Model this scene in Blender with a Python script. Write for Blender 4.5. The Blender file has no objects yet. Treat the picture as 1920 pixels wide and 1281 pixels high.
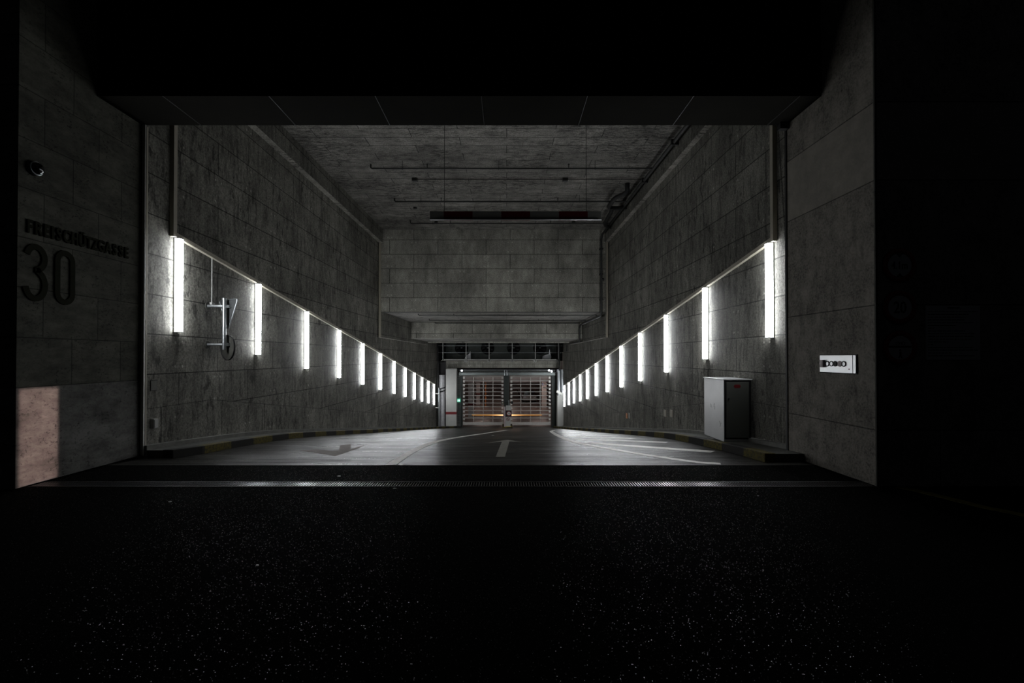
import bpy, bmesh, math, random
from mathutils import Vector, Matrix
random.seed(7)
S = bpy.context.scene
COL = S.collection
PI = math.pi

# ------------------------------------------------------------------ camera
# x to the right, y into the ramp, z up; street level z = 0, lens 1.5 m above it
F = 870.0                       # focal length in pixels of the 1920 frame
cam_d = bpy.data.cameras.new('camera'); cam = bpy.data.objects.new('camera', cam_d); COL.objects.link(cam)
cam_d.sensor_width = 36; cam_d.lens = 36 * F / 1920
PITCH = math.radians(0.5)
cam.location = (0, 0, 1.5); cam.rotation_euler = (PI / 2 + PITCH, 0, 0)
cam_d.shift_x = 10 / 1920.0
cam_d.shift_y = (29.5 - F * math.tan(PITCH)) / 1920.0
cam_d.clip_start = 0.05; cam_d.clip_end = 300
S.camera = cam
S.cycles.sample_clamp_indirect = 3.0
# ------------------------------------------------------------------ world, exposure
S.view_settings.view_transform = 'Standard'; S.view_settings.look = 'None'
S.view_settings.gamma = 1; S.view_settings.use_curve_mapping = False
S.view_settings.exposure = 0.0
W = bpy.data.worlds.new('night_sky'); S.world = W; W.use_nodes = True
W.node_tree.nodes['Background'].inputs[0].default_value = (0.8, 0.85, 1.0, 1)
W.node_tree.nodes['Background'].inputs[1].default_value = 0.005
TUBE = 36.0                      # radiance of the tube lights
# unseen added lamp: narrow pink beam sized to the patch on the left pier
def spread_light(name, loc, to, sx, sy, power, color, spread):
    d = bpy.data.lights.new(name, 'AREA'); d.shape = 'RECTANGLE'; d.size = sx; d.size_y = sy
    d.energy = power; d.color = color; d.spread = math.radians(spread)
    o = bpy.data.objects.new(name, d); COL.objects.link(o); o.location = loc
    o.rotation_euler = (Vector(to) - Vector(loc)).to_track_quat('-Z', 'Y').to_euler()
    return o
_dir = Vector((0.8, -0.6, 0.0)); _t = Vector((-5.6, 5.565, 0.50))
spread_light('added_patch_light', _t + _dir * 12, _t, 0.36, 1.25, 1.9, (1.0, 0.68, 0.62), 0.4)

# ------------------------------------------------------------------ floor profile
PROF = [(-30, 0), (6.46, 0), (7.2, -0.045), (8.3, -0.135), (9.4, -0.235), (10.7, -0.375), (12.0, -0.55), (14.8, -0.955),
        (34.5, -3.79), (36.0, -3.99), (37.2, -4.12), (38.2, -4.18), (39.5, -4.2), (80, -4.2)]
def fz(y):
    for (a, za), (b, zb) in zip(PROF, PROF[1:]):
        if y <= b: return za + (zb - za) * (y - a) / (b - a)
    return PROF[-1][1]
def fpt(px, py, lift=0.0):      # the floor point a photo pixel looks at
    lo, hi = 2.0, 60.0
    g = lambda Y: 670 + F * (1.5 - fz(Y)) / Y - py
    for _ in range(60):
        m = (lo + hi) / 2
        if g(m) > 0: lo = m
        else: hi = m
    Y = (lo + hi) / 2
    return Vector(((px - 950) * Y / F, Y, fz(Y) + lift))
XL, XR = -5.58, 4.43            # inner faces of the ramp's side walls

# ------------------------------------------------------------------ materials
class N:
    def __init__(s, name):
        s.m = bpy.data.materials.new(name); s.m.use_nodes = True
        s.t = s.m.node_tree; s.b = s.t.nodes['Principled BSDF']; s.out = s.t.nodes['Material Output']
    def new(s, typ, **kw):
        n = s.t.nodes.new(typ)
        for k, v in kw.items(): setattr(n, k, v)
        return n
    def put(s, inp, v):
        if isinstance(v, bpy.types.NodeSocket): s.t.links.new(v, inp)
        elif v is not None:
            if isinstance(v, tuple) and len(v) == 3 and inp.type == 'RGBA': v = v + (1,)
            inp.default_value = v
    def math(s, op, a, b=None, c=None, clamp=False):
        n = s.new('ShaderNodeMath', operation=op, use_clamp=clamp)
        s.put(n.inputs[0], a)
        if b is not None: s.put(n.inputs[1], b)
        if c is not None: s.put(n.inputs[2], c)
        return n.outputs[0]
    def pos(s):
        g = s.new('ShaderNodeNewGeometry'); x = s.new('ShaderNodeSeparateXYZ'); s.t.links.new(g.outputs['Position'], x.inputs[0])
        return g.outputs['Position'], x.outputs[0], x.outputs[1], x.outputs[2]
    def vec(s, x, y, z):
        c = s.new('ShaderNodeCombineXYZ')
        for i, v in enumerate((x, y, z)): s.put(c.inputs[i], v)
        return c.outputs[0]
    def noise(s, v, scale, detail=4, rough=0.55, lo=None, hi=None):
        n = s.new('ShaderNodeTexNoise'); s.put(n.inputs['Vector'], v); s.put(n.inputs['Scale'], scale)
        s.put(n.inputs['Detail'], float(detail)); s.put(n.inputs['Roughness'], rough)
        o = n.outputs[0]
        return o if lo is None else s.rng(o, lo, hi)
    def rng(s, v, a, b, c=0.0, d=1.0):
        n = s.new('ShaderNodeMapRange'); s.put(n.inputs[0], v)
        for i, q in enumerate((a, b, c, d)): s.put(n.inputs[i + 1], q)
        return n.outputs[0]
    def mix(s, f, a, b, mode='MIX'):
        n = s.new('ShaderNodeMix', data_type='RGBA', blend_type=mode)
        s.put(n.inputs[0], f); s.put(n.inputs[6], a); s.put(n.inputs[7], b)
        return n.outputs[2]
    def scale(s, v, k):
        n = s.new('ShaderNodeVectorMath', operation='MULTIPLY'); s.put(n.inputs[0], v); s.put(n.inputs[1], k)
        return n.outputs[0]
    def bump(s, h, strength, dist):
        n = s.new('ShaderNodeBump'); s.put(n.inputs['Height'], h); s.put(n.inputs['Strength'], strength); s.put(n.inputs['Distance'], dist)
        s.t.links.new(n.outputs[0], s.b.inputs['Normal'])
    def fin(s, col=None, rough=None, spec=None, metal=None):
        s.put(s.b.inputs['Base Color'], col); s.put(s.b.inputs['Roughness'], rough)
        s.put(s.b.inputs['Specular IOR Level'], spec); s.put(s.b.inputs['Metallic'], metal)
        return s.m

def brick(n, u, v, bw, rh, mort=0.005, offset=0.5, u0=0.0, v0=0.0):
    uu = n.math('ADD', u, 50 * bw - u0); vv = n.math('ADD', v, 50 * rh - v0)
    b = n.new('ShaderNodeTexBrick'); b.offset = offset; b.offset_frequency = 2; b.squash = 1
    n.put(b.inputs['Vector'], n.vec(uu, vv, 0.0)); n.put(b.inputs['Scale'], 1.0)
    n.put(b.inputs['Mortar Size'], mort); n.put(b.inputs['Mortar Smooth'], 0.3); n.put(b.inputs['Bias'], 0.0)
    n.put(b.inputs['Brick Width'], bw); n.put(b.inputs['Row Height'], rh)
    n.put(b.inputs['Color1'], (0, 0, 0)); n.put(b.inputs['Color2'], (1, 1, 1)); n.put(b.inputs['Mortar'], (0.5, 0.5, 0.5))
    return b.outputs['Color'], b.outputs['Fac'], uu, vv

def concrete(name, plane='YZ', bw=2.1, rh=0.63, base=0.27, ramp=False, ties=True, u0=0.0, v0=0.0, tint=(1.0, 0.975, 0.85), dark=0.5, mort=0.011, streak=1.0):
    """board marked exposed concrete: panel joints, tie dots, weather streaks and pores"""
    n = N(name); P, x, y, z = n.pos()
    u, v = {'YZ': (y, z), 'XZ': (x, z), 'XY': (x, y)}[plane]
    col, fac, uu, vv = brick(n, u, v, bw, rh, mort, 0.5, u0, v0)
    if ramp:                    # lowest row of panels runs with the slope of the ramp
        fl = n.math('MULTIPLY_ADD', n.math('SUBTRACT', y, 10.7), -0.1436, -0.375)
        h = n.math('SUBTRACT', z, n.math('MINIMUM', fl, -0.1))
        c2, f2, _, _ = brick(n, u, h, 1.6, 0.8, mort, 0.5, 0.3)
        low = n.math('LESS_THAN', h, 0.8)
        fac = n.math('MAXIMUM', n.math('MULTIPLY', fac, n.math('SUBTRACT', 1.0, low)), n.math('MULTIPLY', f2, low))
        col = n.mix(low, col, c2)
    fine = n.noise(P, 30.0, 3, 0.75, 0.38, 0.62)
    mott = n.noise(n.scale(P, (1.0, 1.0, 0.5)), 2.2, 7, 0.72, 0.34, 0.66)
    big = n.noise(P, 0.55, 4, 0.6, 0.35, 0.65)
    if plane == 'XY': sv = n.scale(P, (1.6, 7.0, 1.0))
    else: sv = n.scale(P, (7.0, 7.0, 1.5))
    stain = n.noise(sv, 1.0 if plane == 'XY' else 1.3, 6, 0.74, 0.50, 0.62)
    val = n.math('MULTIPLY_ADD', fine, 0.62, 0.52)
    val = n.math('MULTIPLY', val, n.math('MULTIPLY_ADD', mott, 0.55, 0.62))
    val = n.math('MULTIPLY', val, n.math('MULTIPLY_ADD', big, 0.45, 0.75))
    val = n.math('MULTIPLY', val, n.math('MULTIPLY_ADD', col if not ramp else col, 0.22, 0.88))
    val = n.math('MULTIPLY', val, n.math('MULTIPLY_ADD', n.math('MULTIPLY', stain, streak), -dark, 1.0))
    val = n.math('MULTIPLY', val, n.math('MULTIPLY_ADD', fac, -0.78, 1.0))
    if plane == 'YZ':           # dark drips and blotches left by water
        dp = n.noise(n.scale(P, (11.0, 11.0, 4.5)), 1.0, 3, 0.6, 0.56, 0.63)
        pa = n.noise(P, 0.9, 4, 0.6, 0.42, 0.58)
        drip = n.math('MULTIPLY', dp, pa)
        val = n.math('MULTIPLY', val, n.math('MULTIPLY_ADD', drip, -0.62, 1.0)); height = None
    if plane == 'XY':           # small dark flecks along the boards, in drifts
        fl = n.noise(n.scale(P, (5.0, 18.0, 1.0)), 1.0, 4, 0.7, 0.50, 0.57)
        dr = n.noise(P, 0.7, 4, 0.6, 0.38, 0.58)
        val = n.math('MULTIPLY', val, n.math('MULTIPLY_ADD', n.math('MULTIPLY', fl, dr), -0.72, 1.0))
    height = n.math('MULTIPLY_ADD', fac, -1.0, n.math('MULTIPLY', fine, 0.16))
    if ties:
        row = n.math('FLOOR', n.math('DIVIDE', vv, rh))
        off = n.math('MULTIPLY', n.math('MODULO', n.math('ADD', row, 200.0), 2.0), 0.5 * bw)
        du = n.math('SUBTRACT', n.math('ABSOLUTE', n.math('SUBTRACT', n.math('MULTIPLY', n.math('FRACT', n.math('DIVIDE', n.math('ADD', uu, off), bw)), bw), bw / 2)), bw / 2 - 0.085)
        dv = n.math('SUBTRACT', n.math('ABSOLUTE', n.math('SUBTRACT', n.math('MULTIPLY', n.math('FRACT', n.math('DIVIDE', vv, rh)), rh), rh / 2)), rh / 2 - 0.11)
        d = n.math('SQRT', n.math('ADD', n.math('MULTIPLY', du, du), n.math('MULTIPLY', dv, dv)))
        dot = n.rng(d, 0.018, 0.028, 1.0, 0.0)
        val = n.math('MULTIPLY', val, n.math('MULTIPLY_ADD', dot, 0.9, 1.0))
        height = n.math('MULTIPLY_ADD', dot, 0.7, height)
    c = n.scale(n.vec(val, val, val), tuple(base * q for q in tint))
    n.bump(height, 0.6, 0.008)
    return n.fin(c, 0.82, 0.25)

def travertine():
    n = N('travertine_blocks'); P, x, y, z = n.pos()
    col, fac, uu, vv = brick(n, y, z, 0.75, 0.58, 0.006, 0.5, 5.60 - 0.0, 1.15)
    up = n.math('GREATER_THAN', z, 1.147)
    base_joint = n.rng(n.math('ABSOLUTE', n.math('SUBTRACT', z, 1.15)), 0.003, 0.006, 1.0, 0.0)
    fac = n.math('MAXIMUM', n.math('MULTIPLY', fac, up), base_joint)
    pores = n.noise(n.scale(P, (1, 1, 1.6)), 20.0, 4, 0.75, 0.54, 0.60)
    patch = n.noise(P, 3.2, 5, 0.7, 0.45, 0.62)
    pores = n.math('MULTIPLY', pores, n.math('MULTIPLY_ADD', patch, 0.8, 0.2))
    veil = n.noise(n.scale(P, (1, 1, 2.2)), 2.2, 7, 0.74, 0.36, 0.64)
    val = n.math('MULTIPLY_ADD', veil, 0.8, 0.58)
    val = n.math('MULTIPLY', val, n.math('MULTIPLY_ADD', col, 0.25, 0.82))
    val = n.math('MULTIPLY', val, n.math('MULTIPLY_ADD', pores, -0.75, 1.0))
    val = n.math('MULTIPLY', val, n.math('MULTIPLY_ADD', fac, -0.7, 1.0))
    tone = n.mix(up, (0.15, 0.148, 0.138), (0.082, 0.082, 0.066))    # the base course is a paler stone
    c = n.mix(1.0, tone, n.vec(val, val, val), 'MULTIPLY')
    n.bump(n.math('MULTIPLY_ADD', fac, -1.0, n.math('MULTIPLY', pores, -0.6)), 0.5, 0.006)
    return n.fin(c, 0.75, 0.25)

def pier_panels():
    n = N('cast_panels'); P, x, y, z = n.pos()
    def joint(h):
        return n.rng(n.math('ABSOLUTE', n.math('SUBTRACT', z, h)), 0.004, 0.009, 1.0, 0.0)
    fac = joint(0.65)
    for h in (2.11, 3.57, 4.49): fac = n.math('MAXIMUM', fac, joint(h))
    jx = n.math('MULTIPLY', n.rng(n.math('ABSOLUTE', n.math('SUBTRACT', x, 5.04)), 0.004, 0.009, 1.0, 0.0), n.math('LESS_THAN', z, 0.65))
    fac = n.math('MAXIMUM', fac, jx)
    speck = n.noise(P, 34.0, 5, 0.8, 0.42, 0.64)
    patch = n.noise(P, 3.4, 7, 0.78, 0.36, 0.62)
    stain = n.noise(n.scale(P, (4, 4, 1.4)), 1.6, 6, 0.75, 0.5, 0.68)
    pale = n.math('MULTIPLY', n.math('GREATER_THAN', z, 3.57), n.math('LESS_THAN', z, 4.49))
    sp = n.math('MULTIPLY', speck, n.math('MULTIPLY_ADD', patch, 0.9, 0.15))
    sp = n.math('MULTIPLY', sp, n.math('MULTIPLY_ADD', pale, -0.85, 1.0))
    val = n.math('MULTIPLY_ADD', patch, -0.25, 1.0)
    val = n.math('MULTIPLY', val, n.math('MULTIPLY_ADD', sp, -0.75, 1.0))
    val = n.math('MULTIPLY', val, n.math('MULTIPLY_ADD', n.math('MULTIPLY', stain, n.math('SUBTRACT', 1.0, pale)), -0.4, 1.0))
    val = n.math('MULTIPLY', val, n.math('MULTIPLY_ADD', fac, -0.75, 1.0))
    c = n.scale(n.vec(val, val, val), (0.27, 0.25, 0.215))
    n.bump(n.math('MULTIPLY_ADD', fac, -1.0, n.math('MULTIPLY', sp, -0.5)), 0.5, 0.006)
    return n.fin(c, 0.72, 0.3)

def asphalt():
    n = N('asphalt'); P, x, y, z = n.pos()
    vo = n.new('ShaderNodeTexVoronoi'); n.put(vo.inputs['Vector'], P); n.put(vo.inputs['Scale'], 160.0)
    sep = n.new('ShaderNodeSeparateColor'); n.t.links.new(vo.outputs['Color'], sep.inputs[0])
    chip = n.math('GREATER_THAN', sep.outputs[0], 0.93)
    near = n.math('LESS_THAN', vo.outputs['Distance'], 0.36)
    chip = n.math('MULTIPLY', chip, near)
    g = n.noise(P, 60.0, 3, 0.7, 0.3, 0.7)
    w = n.noise(P, 0.8, 4, 0.6, 0.3, 0.7)
    val = n.math('MULTIPLY_ADD', g, 0.6, 0.6); val = n.math('MULTIPLY', val, n.math('MULTIPLY_ADD', w, 0.5, 0.7))
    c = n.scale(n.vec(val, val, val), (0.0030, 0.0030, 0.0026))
    # every chip of stone lies at its own tilt
    nx = n.math('MULTIPLY', n.math('SUBTRACT', sep.outputs[1], 0.5), 0.40); ny = n.math('MULTIPLY', n.math('SUBTRACT', sep.outputs[2], 0.5), 0.42)
    nx = n.math('MULTIPLY', nx, chip); ny = n.math('MULTIPLY', ny, chip)
    nv = n.new('ShaderNodeVectorMath', operation='NORMALIZE'); n.put(nv.inputs[0], n.vec(nx, ny, 1.0))
    n.t.links.new(nv.outputs[0], n.b.inputs['Normal'])
    rough = n.math('MULTIPLY_ADD', chip, -0.70, 1.0)
    spec = n.math('MULTIPLY_ADD', chip, 0.55, 0.01)
    return n.fin(c, rough, spec)

def ramp_floor():
    n = N('ramp_paving'); P, x, y, z = n.pos()
    st = n.noise(n.scale(P, (0.55, 8.0, 1.0)), 1.0, 6, 0.72, 0.36, 0.64)
    st2 = n.noise(n.scale(P, (0.9, 2.2, 1.0)), 0.7, 4, 0.6, 0.3, 0.7)
    fine = n.noise(P, 70.0, 2, 0.7, 0.3, 0.7)
    groove = n.math('SINE', n.math('MULTIPLY', y, 2 * PI / 0.055))
    val = n.math('MULTIPLY_ADD', st, 0.55, 0.65); val = n.math('MULTIPLY', val, n.math('MULTIPLY_ADD', st2, 0.5, 0.72))
    val = n.math('MULTIPLY', val, n.math('MULTIPLY_ADD', fine, 0.35, 0.8))
    c = n.scale(n.vec(val, val, val), (0.034, 0.033, 0.030))
    n.bump(n.math('ADD', n.math('MULTIPLY', fine, 0.5), n.math('MULTIPLY', st, 0.9)), 0.5, 0.007)
    return n.fin(c, n.math('MULTIPLY_ADD', st, -0.10, 0.36), n.math('MULTIPLY_ADD', n.math('MULTIPLY', st, st2), 0.14, 0.012))

def plain(name, col, rough=0.6, metal=0.0, spec=0.4, wear=0.25, scale=9.0, bump=0.0):
    n = N(name); P, x, y, z = n.pos()
    w = n.noise(P, scale, 4, 0.65, 0.3, 0.7)
    val = n.math('MULTIPLY_ADD', w, wear, 1.0 - wear / 2)
    c = n.scale(n.vec(val, val, val), col)
    if bump: n.bump(w, bump, 0.004)
    return n.fin(c, rough, spec, metal)

def glow(name, col, k):
    n = N(name); n.put(n.b.inputs['Base Color'], (0.8, 0.8, 0.8)); n.put(n.b.inputs['Emission Color'], col)
    n.put(n.b.inputs['Emission Strength'], k)
    return n.m

M = {}
M['wall'] = concrete('concrete_side_wall', 'YZ', ramp=True, base=0.23, v0=0.60, u0=0.55)
M['wall_hi'] = concrete('concrete_upstand', 'YZ', base=0.19, v0=0.60, u0=0.2)
M['cross'] = concrete('concrete_cross_wall', 'XZ', base=0.36, v0=3.47, u0=0.15, streak=0.5, dark=0.3, mort=0.013)
M['ceil'] = concrete('concrete_ceiling', 'XY', 2.4, 0.45, base=0.27, ties=False, dark=0.45, tint=(1, 0.96, 0.87), streak=1.0)
M['lit_underside'] = concrete('concrete_lit_underside', 'XY', 2.4, 3.0, base=0.50, ties=False, dark=0.1, tint=(1, 0.96, 0.86))  # paler copy of the concrete, imitates lamplight on the upstand undersides
M['stone'] = travertine(); M['panel'] = pier_panels(); M['asphalt'] = asphalt(); M['ramp'] = ramp_floor()
M['pave'] = plain('sidewalk_concrete', (0.06, 0.06, 0.052), 0.85, wear=0.6, scale=5, bump=0.5)
M['plinth'] = plain('plinth_concrete', (0.16, 0.16, 0.145), 0.8, wear=0.5, scale=5, bump=0.4)
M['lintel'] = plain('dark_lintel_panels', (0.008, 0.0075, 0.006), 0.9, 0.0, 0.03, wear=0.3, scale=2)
M['black'] = plain('black_steel', (0.010, 0.010, 0.010), 0.55, 0.0, 0.3)
M['pipe'] = plain('dark_pipe_paint', (0.014, 0.014, 0.013), 0.5, 0.0, 0.4)
M['steel'] = plain('galvanised_steel', (0.42, 0.44, 0.45), 0.38, 0.9, 0.5, 0.35, 25)
M['grate'] = plain('grate_steel', (0.075, 0.075, 0.08), 0.28, 0.95, 0.5, 0.35, 25)
M['bright'] = plain('bright_steel', (0.5, 0.52, 0.54), 0.4, 1.0, 0.5, 0.2, 10)
M['rail'] = plain('door_rail_metal', (0.30, 0.30, 0.28), 0.45, 0.6, 0.5, 0.3, 6)
M['trunk'] = plain('beige_trunking', (0.36, 0.33, 0.27), 0.55, 0.0, 0.4, 0.15)
M['white'] = plain('white_paint', (0.38, 0.38, 0.36), 0.5, 0.0, 0.4, 0.12, 3)
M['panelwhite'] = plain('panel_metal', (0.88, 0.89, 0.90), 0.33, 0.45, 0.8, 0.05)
M['cab'] = plain('cabinet_sheet', (0.68, 0.69, 0.70), 0.30, 0.0, 0.9, 0.12, 3)
M['cabdoor_shaded'] = plain('cabinet_sheet_shaded', (0.085, 0.09, 0.08), 0.5, 0.0, 0.5, 0.1, 3)  # cabinet paint darkened to imitate the front lying in shade
M['red'] = plain('red_paint', (0.14, 0.008, 0.010), 0.5, 0.0, 0.4, 0.15)
M['yellow'] = plain('kerb_yellow', (0.36, 0.27, 0.035), 0.8, wear=0.9, scale=14)
M['streetyellow'] = plain('worn_street_yellow', (0.10, 0.085, 0.022), 0.9, 0.0, 0.02, 0.8, 14)
M['linepaint'] = plain('road_line_paint', (0.70, 0.685, 0.64), 0.45, 0.0, 0.3, 0.45, 10)
M['arrowpaint'] = plain('worn_arrow_paint', (0.20, 0.19, 0.16), 0.6, 0.0, 0.35, 0.5, 12)
M['oldpaint'] = plain('faded_brown_paint', (0.105, 0.082, 0.07), 0.7, 0.0, 0.2, 0.5, 12)
M['sheetmetal'] = plain('sheet_metal', (0.36, 0.36, 0.37), 0.5, 0.3, 0.5, 0.5, 6)
M['signback'] = plain('sign_back_grey', (0.055, 0.058, 0.06), 0.6, 0.2, 0.3)
M['garagewhite'] = plain('garage_column_white', (0.75, 0.72, 0.70), 0.5)
M['letter'] = plain('dark_letter_metal', (0.022, 0.023, 0.016), 0.85, 0.0, 0.04, 0.2)
M['lens'] = plain('black_glass', (0.004, 0.004, 0.004), 0.06, 0.0, 0.8, 0.0)
M['greygreen'] = plain('grey_green_panel', (0.10, 0.115, 0.10), 0.5, 0.1, 0.4, 0.4, 2)
M['louver'] = plain('louver_grey', (0.26, 0.27, 0.26), 0.5, 0.3, 0.4, 0.2)
M['gate'] = plain('gate_aluminium', (0.55, 0.53, 0.50), 0.4, 0.35, 0.5, 0.15)
M['darkgreen'] = plain('gate_post_steel', (0.024, 0.030, 0.027), 0.4, 0.4, 0.5, 0.2)
M['header'] = plain('gate_header_steel', (0.15, 0.17, 0.165), 0.33, 0.6, 0.5, 0.3, 2)
M['pink'] = plain('pale_pink_cover', (0.50, 0.42, 0.43), 0.5)
M['orange'] = plain('orange_plate', (0.55, 0.22, 0.08), 0.5)
M['paper'] = plain('paper', (0.5, 0.5, 0.48), 0.8, wear=0.1)
M['blue'] = plain('blue_paint', (0.03, 0.08, 0.35), 0.5)
M['interior'] = plain('garage_plaster', (0.36, 0.29, 0.265), 0.8, wear=0.5, scale=0.6)
M['deck'] = plain('garage_floor_paint', (0.42, 0.35, 0.325), 0.30, 0.0, 0.5, 0.4, 0.7)
M['signwhite'] = plain('sign_white', (0.45, 0.46, 0.45), 0.5, wear=0.05)
M['signred'] = plain('sign_red', (0.20, 0.01, 0.01), 0.5, wear=0.05)
M['tube'] = glow('tube_light', (0.94, 0.97, 1.0), TUBE)
M['garagelamp'] = glow('garage_lamp', (1.0, 0.78, 0.70), 24.0)
M['exit'] = glow('exit_green', (0.02, 0.55, 0.32), 0.9)
M['exitwhite'] = glow('exit_white', (0.75, 1.0, 0.9), 1.1)
M['spark'] = glow('small_white_lamp', (0.9, 0.93, 1.0), 4.0)
def boom_mat():
    n = N('lit_barrier_tube'); P, x, y, z = n.pos()
    d = n.math('ABSOLUTE', n.math('SUBTRACT', x, 0.02))
    k = n.rng(d, 0.3, 1.6, 1.0, 0.0)
    col = n.mix(k, (1.0, 0.38, 0.02), (1.0, 0.50, 0.22))
    n.put(n.b.inputs['Base Color'], (0.7, 0.3, 0.05)); n.put(n.b.inputs['Emission Color'], col)
    n.put(n.b.inputs['Emission Strength'], n.math('MULTIPLY_ADD', n.math('POWER', k, 2.0), 2.6, 0.42))
    return n.m
M['boom'] = boom_mat()
def redwhite_mat():
    n = N('red_white_bar'); P, x, y, z = n.pos()
    t = n.math('FRACT', n.math('DIVIDE', n.math('ADD', x, 1.126 + 5.15), 1.03))
    k = n.math('LESS_THAN', t, 0.5)
    return n.fin(n.mix(k, (0.22, 0.22, 0.20), (0.10, 0.007, 0.010)), 0.5, 0.3)
M['bar'] = redwhite_mat()
def kerb_mat():
    n = N('kerb_blocks'); P, x, y, z = n.pos()
    off = n.math('MULTIPLY_ADD', n.math('LESS_THAN', x, 0.0), 0.42, -8.04 + 14.7)
    k = n.math('LESS_THAN', n.math('FRACT', n.math('DIVIDE', n.math('ADD', y, off), 1.47)), 0.5)
    w = n.noise(P, 22.0, 5, 0.75, 0.36, 0.62)
    col = n.mix(k, (0.020, 0.019, 0.017), n.mix(w, (0.035, 0.032, 0.022), (0.13, 0.105, 0.018)))
    n.bump(w, 0.4, 0.004)
    return n.fin(col, 0.8, 0.2)
M['kerb'] = kerb_mat()

# ------------------------------------------------------------------ mesh helpers
class MB:
    def __init__(s): s.v = []; s.f = []; s.smooth = []
    def add(s, vs, fs, smooth=False):
        o = len(s.v); s.v += [tuple(v) for v in vs]; s.f += [tuple(i + o for i in f) for f in fs]; s.smooth += [smooth] * len(fs)
    def box(s, a, b, mat=None):
        (x0, y0, z0), (x1, y1, z1) = a, b
        x0, x1 = sorted((x0, x1)); y0, y1 = sorted((y0, y1)); z0, z1 = sorted((z0, z1))
        vs = [(x0, y0, z0), (x1, y0, z0), (x1, y1, z0), (x0, y1, z0), (x0, y0, z1), (x1, y0, z1), (x1, y1, z1), (x0, y1, z1)]
        if mat is not None: vs = [mat @ Vector(v) for v in vs]
        s.add(vs, [(0, 3, 2, 1), (4, 5, 6, 7), (0, 1, 5, 4), (1, 2, 6, 5), (2, 3, 7, 6), (3, 0, 4, 7)])
        return s
    def rod(s, a, b, r, n=12, r2=None, caps=True):
        a, b = Vector(a), Vector(b); d = (b - a).normalized(); r2 = r if r2 is None else r2
        p = d.orthogonal().normalized(); q = d.cross(p)
        vs = []
        for c, rr in ((a, r), (b, r2)):
            for i in range(n):
                t = 2 * PI * i / n; vs.append(c + p * math.cos(t) * rr + q * math.sin(t) * rr)
        s.add(vs, [(i, (i + 1) % n, n + (i + 1) % n, n + i) for i in range(n)], True)
        if caps: s.add(vs, [tuple(range(n))[::-1], tuple(range(n, 2 * n))])
        return s
    def tube(s, pts, r, n=10):
        pts = [Vector(p) for p in pts]; rings = []
        up = None
        for i, p in enumerate(pts):
            d = (pts[min(i + 1, len(pts) - 1)] - pts[max(i - 1, 0)]).normalized()
            if up is None: up = d.orthogonal().normalized()
            up = (up - d * up.dot(d)).normalized(); q = d.cross(up)
            rings.append([p + up * math.cos(2 * PI * k / n) * r + q * math.sin(2 * PI * k / n) * r for k in range(n)])
        vs = [v for rg in rings for v in rg]; fs = []
        for i in range(len(pts) - 1):
            for k in range(n): fs.append((i * n + k, i * n + (k + 1) % n, (i + 1) * n + (k + 1) % n, (i + 1) * n + k))
        s.add(vs, fs, True); s.add(vs, [tuple(range(n))[::-1], tuple(range(len(vs) - n, len(vs)))])
        return s
    def prism(s, poly, z0, z1, mat=None):       # polygon in the local xy plane
        n = len(poly); vs = [Vector((p[0], p[1], z0)) for p in poly] + [Vector((p[0], p[1], z1)) for p in poly]
        if mat is not None: vs = [mat @ v for v in vs]
        s.add(vs, [tuple(range(n))[::-1], tuple(range(n, 2 * n))] + [(i, (i + 1) % n, n + (i + 1) % n, n + i) for i in range(n)])
        return s
    def lathe(s, prof, mat=None, n=24):         # (radius, height) pairs about local z
        vs = []; fs = []
        for r, h in prof:
            for k in range(n): vs.append(Vector((r * math.cos(2 * PI * k / n), r * math.sin(2 * PI * k / n), h)))
        if mat is not None: vs = [mat @ v for v in vs]
        for i in range(len(prof) - 1):
            for k in range(n): fs.append((i * n + k, i * n + (k + 1) % n, (i + 1) * n + (k + 1) % n, (i + 1) * n + k))
        s.add(vs, fs, True); return s
    def ring(s, r0, r1, z0, z1, mat=None, n=32):
        return s.lathe([(r0, z0), (r1, z0), (r1, z1), (r0, z1), (r0, z0)], mat, n)
    def disc(s, r, z0, z1, mat=None, n=32):
        return s.prism([(r * math.cos(2 * PI * k / n), r * math.sin(2 * PI * k / n)) for k in range(n)], z0, z1, mat)
    def build(s, name, mat, parent=None, bevel=0.0):
        if parent is not None:
            q = parent; off = Vector((0, 0, 0))
            while q is not None: off += Vector(q.location); q = q.parent
            s.v = [tuple(Vector(v) - off) for v in s.v]
        me = bpy.data.meshes.new(name); me.from_pydata(s.v, [], s.f); me.validate(); me.update()
        for p, k in zip(me.polygons, s.smooth): p.use_smooth = k
        bm = bmesh.new(); bm.from_mesh(me); bmesh.ops.recalc_face_normals(bm, faces=bm.faces); bm.to_mesh(me); bm.free()
        me.materials.append(mat if isinstance(mat, bpy.types.Material) else M[mat])
        o = bpy.data.objects.new(name, me); COL.objects.link(o)
        if parent is not None:
            o.parent = parent
        if bevel:
            b = o.modifiers.new('bevel', 'BEVEL'); b.width = bevel; b.segments = 2; b.limit_method = 'ANGLE'
        return o
def struct(o): o['kind'] = 'structure'; return o
def tag(o, label, cat, group=None):
    o['label'] = label; o['category'] = cat
    if group: o['group'] = group
    return o
def thing(name, label, cat, loc=(0, 0, 0), group=None):
    o = bpy.data.objects.new(name, None); COL.objects.link(o); o.location = loc; o.empty_display_size = 0.1
    return tag(o, label, cat, group)
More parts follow.
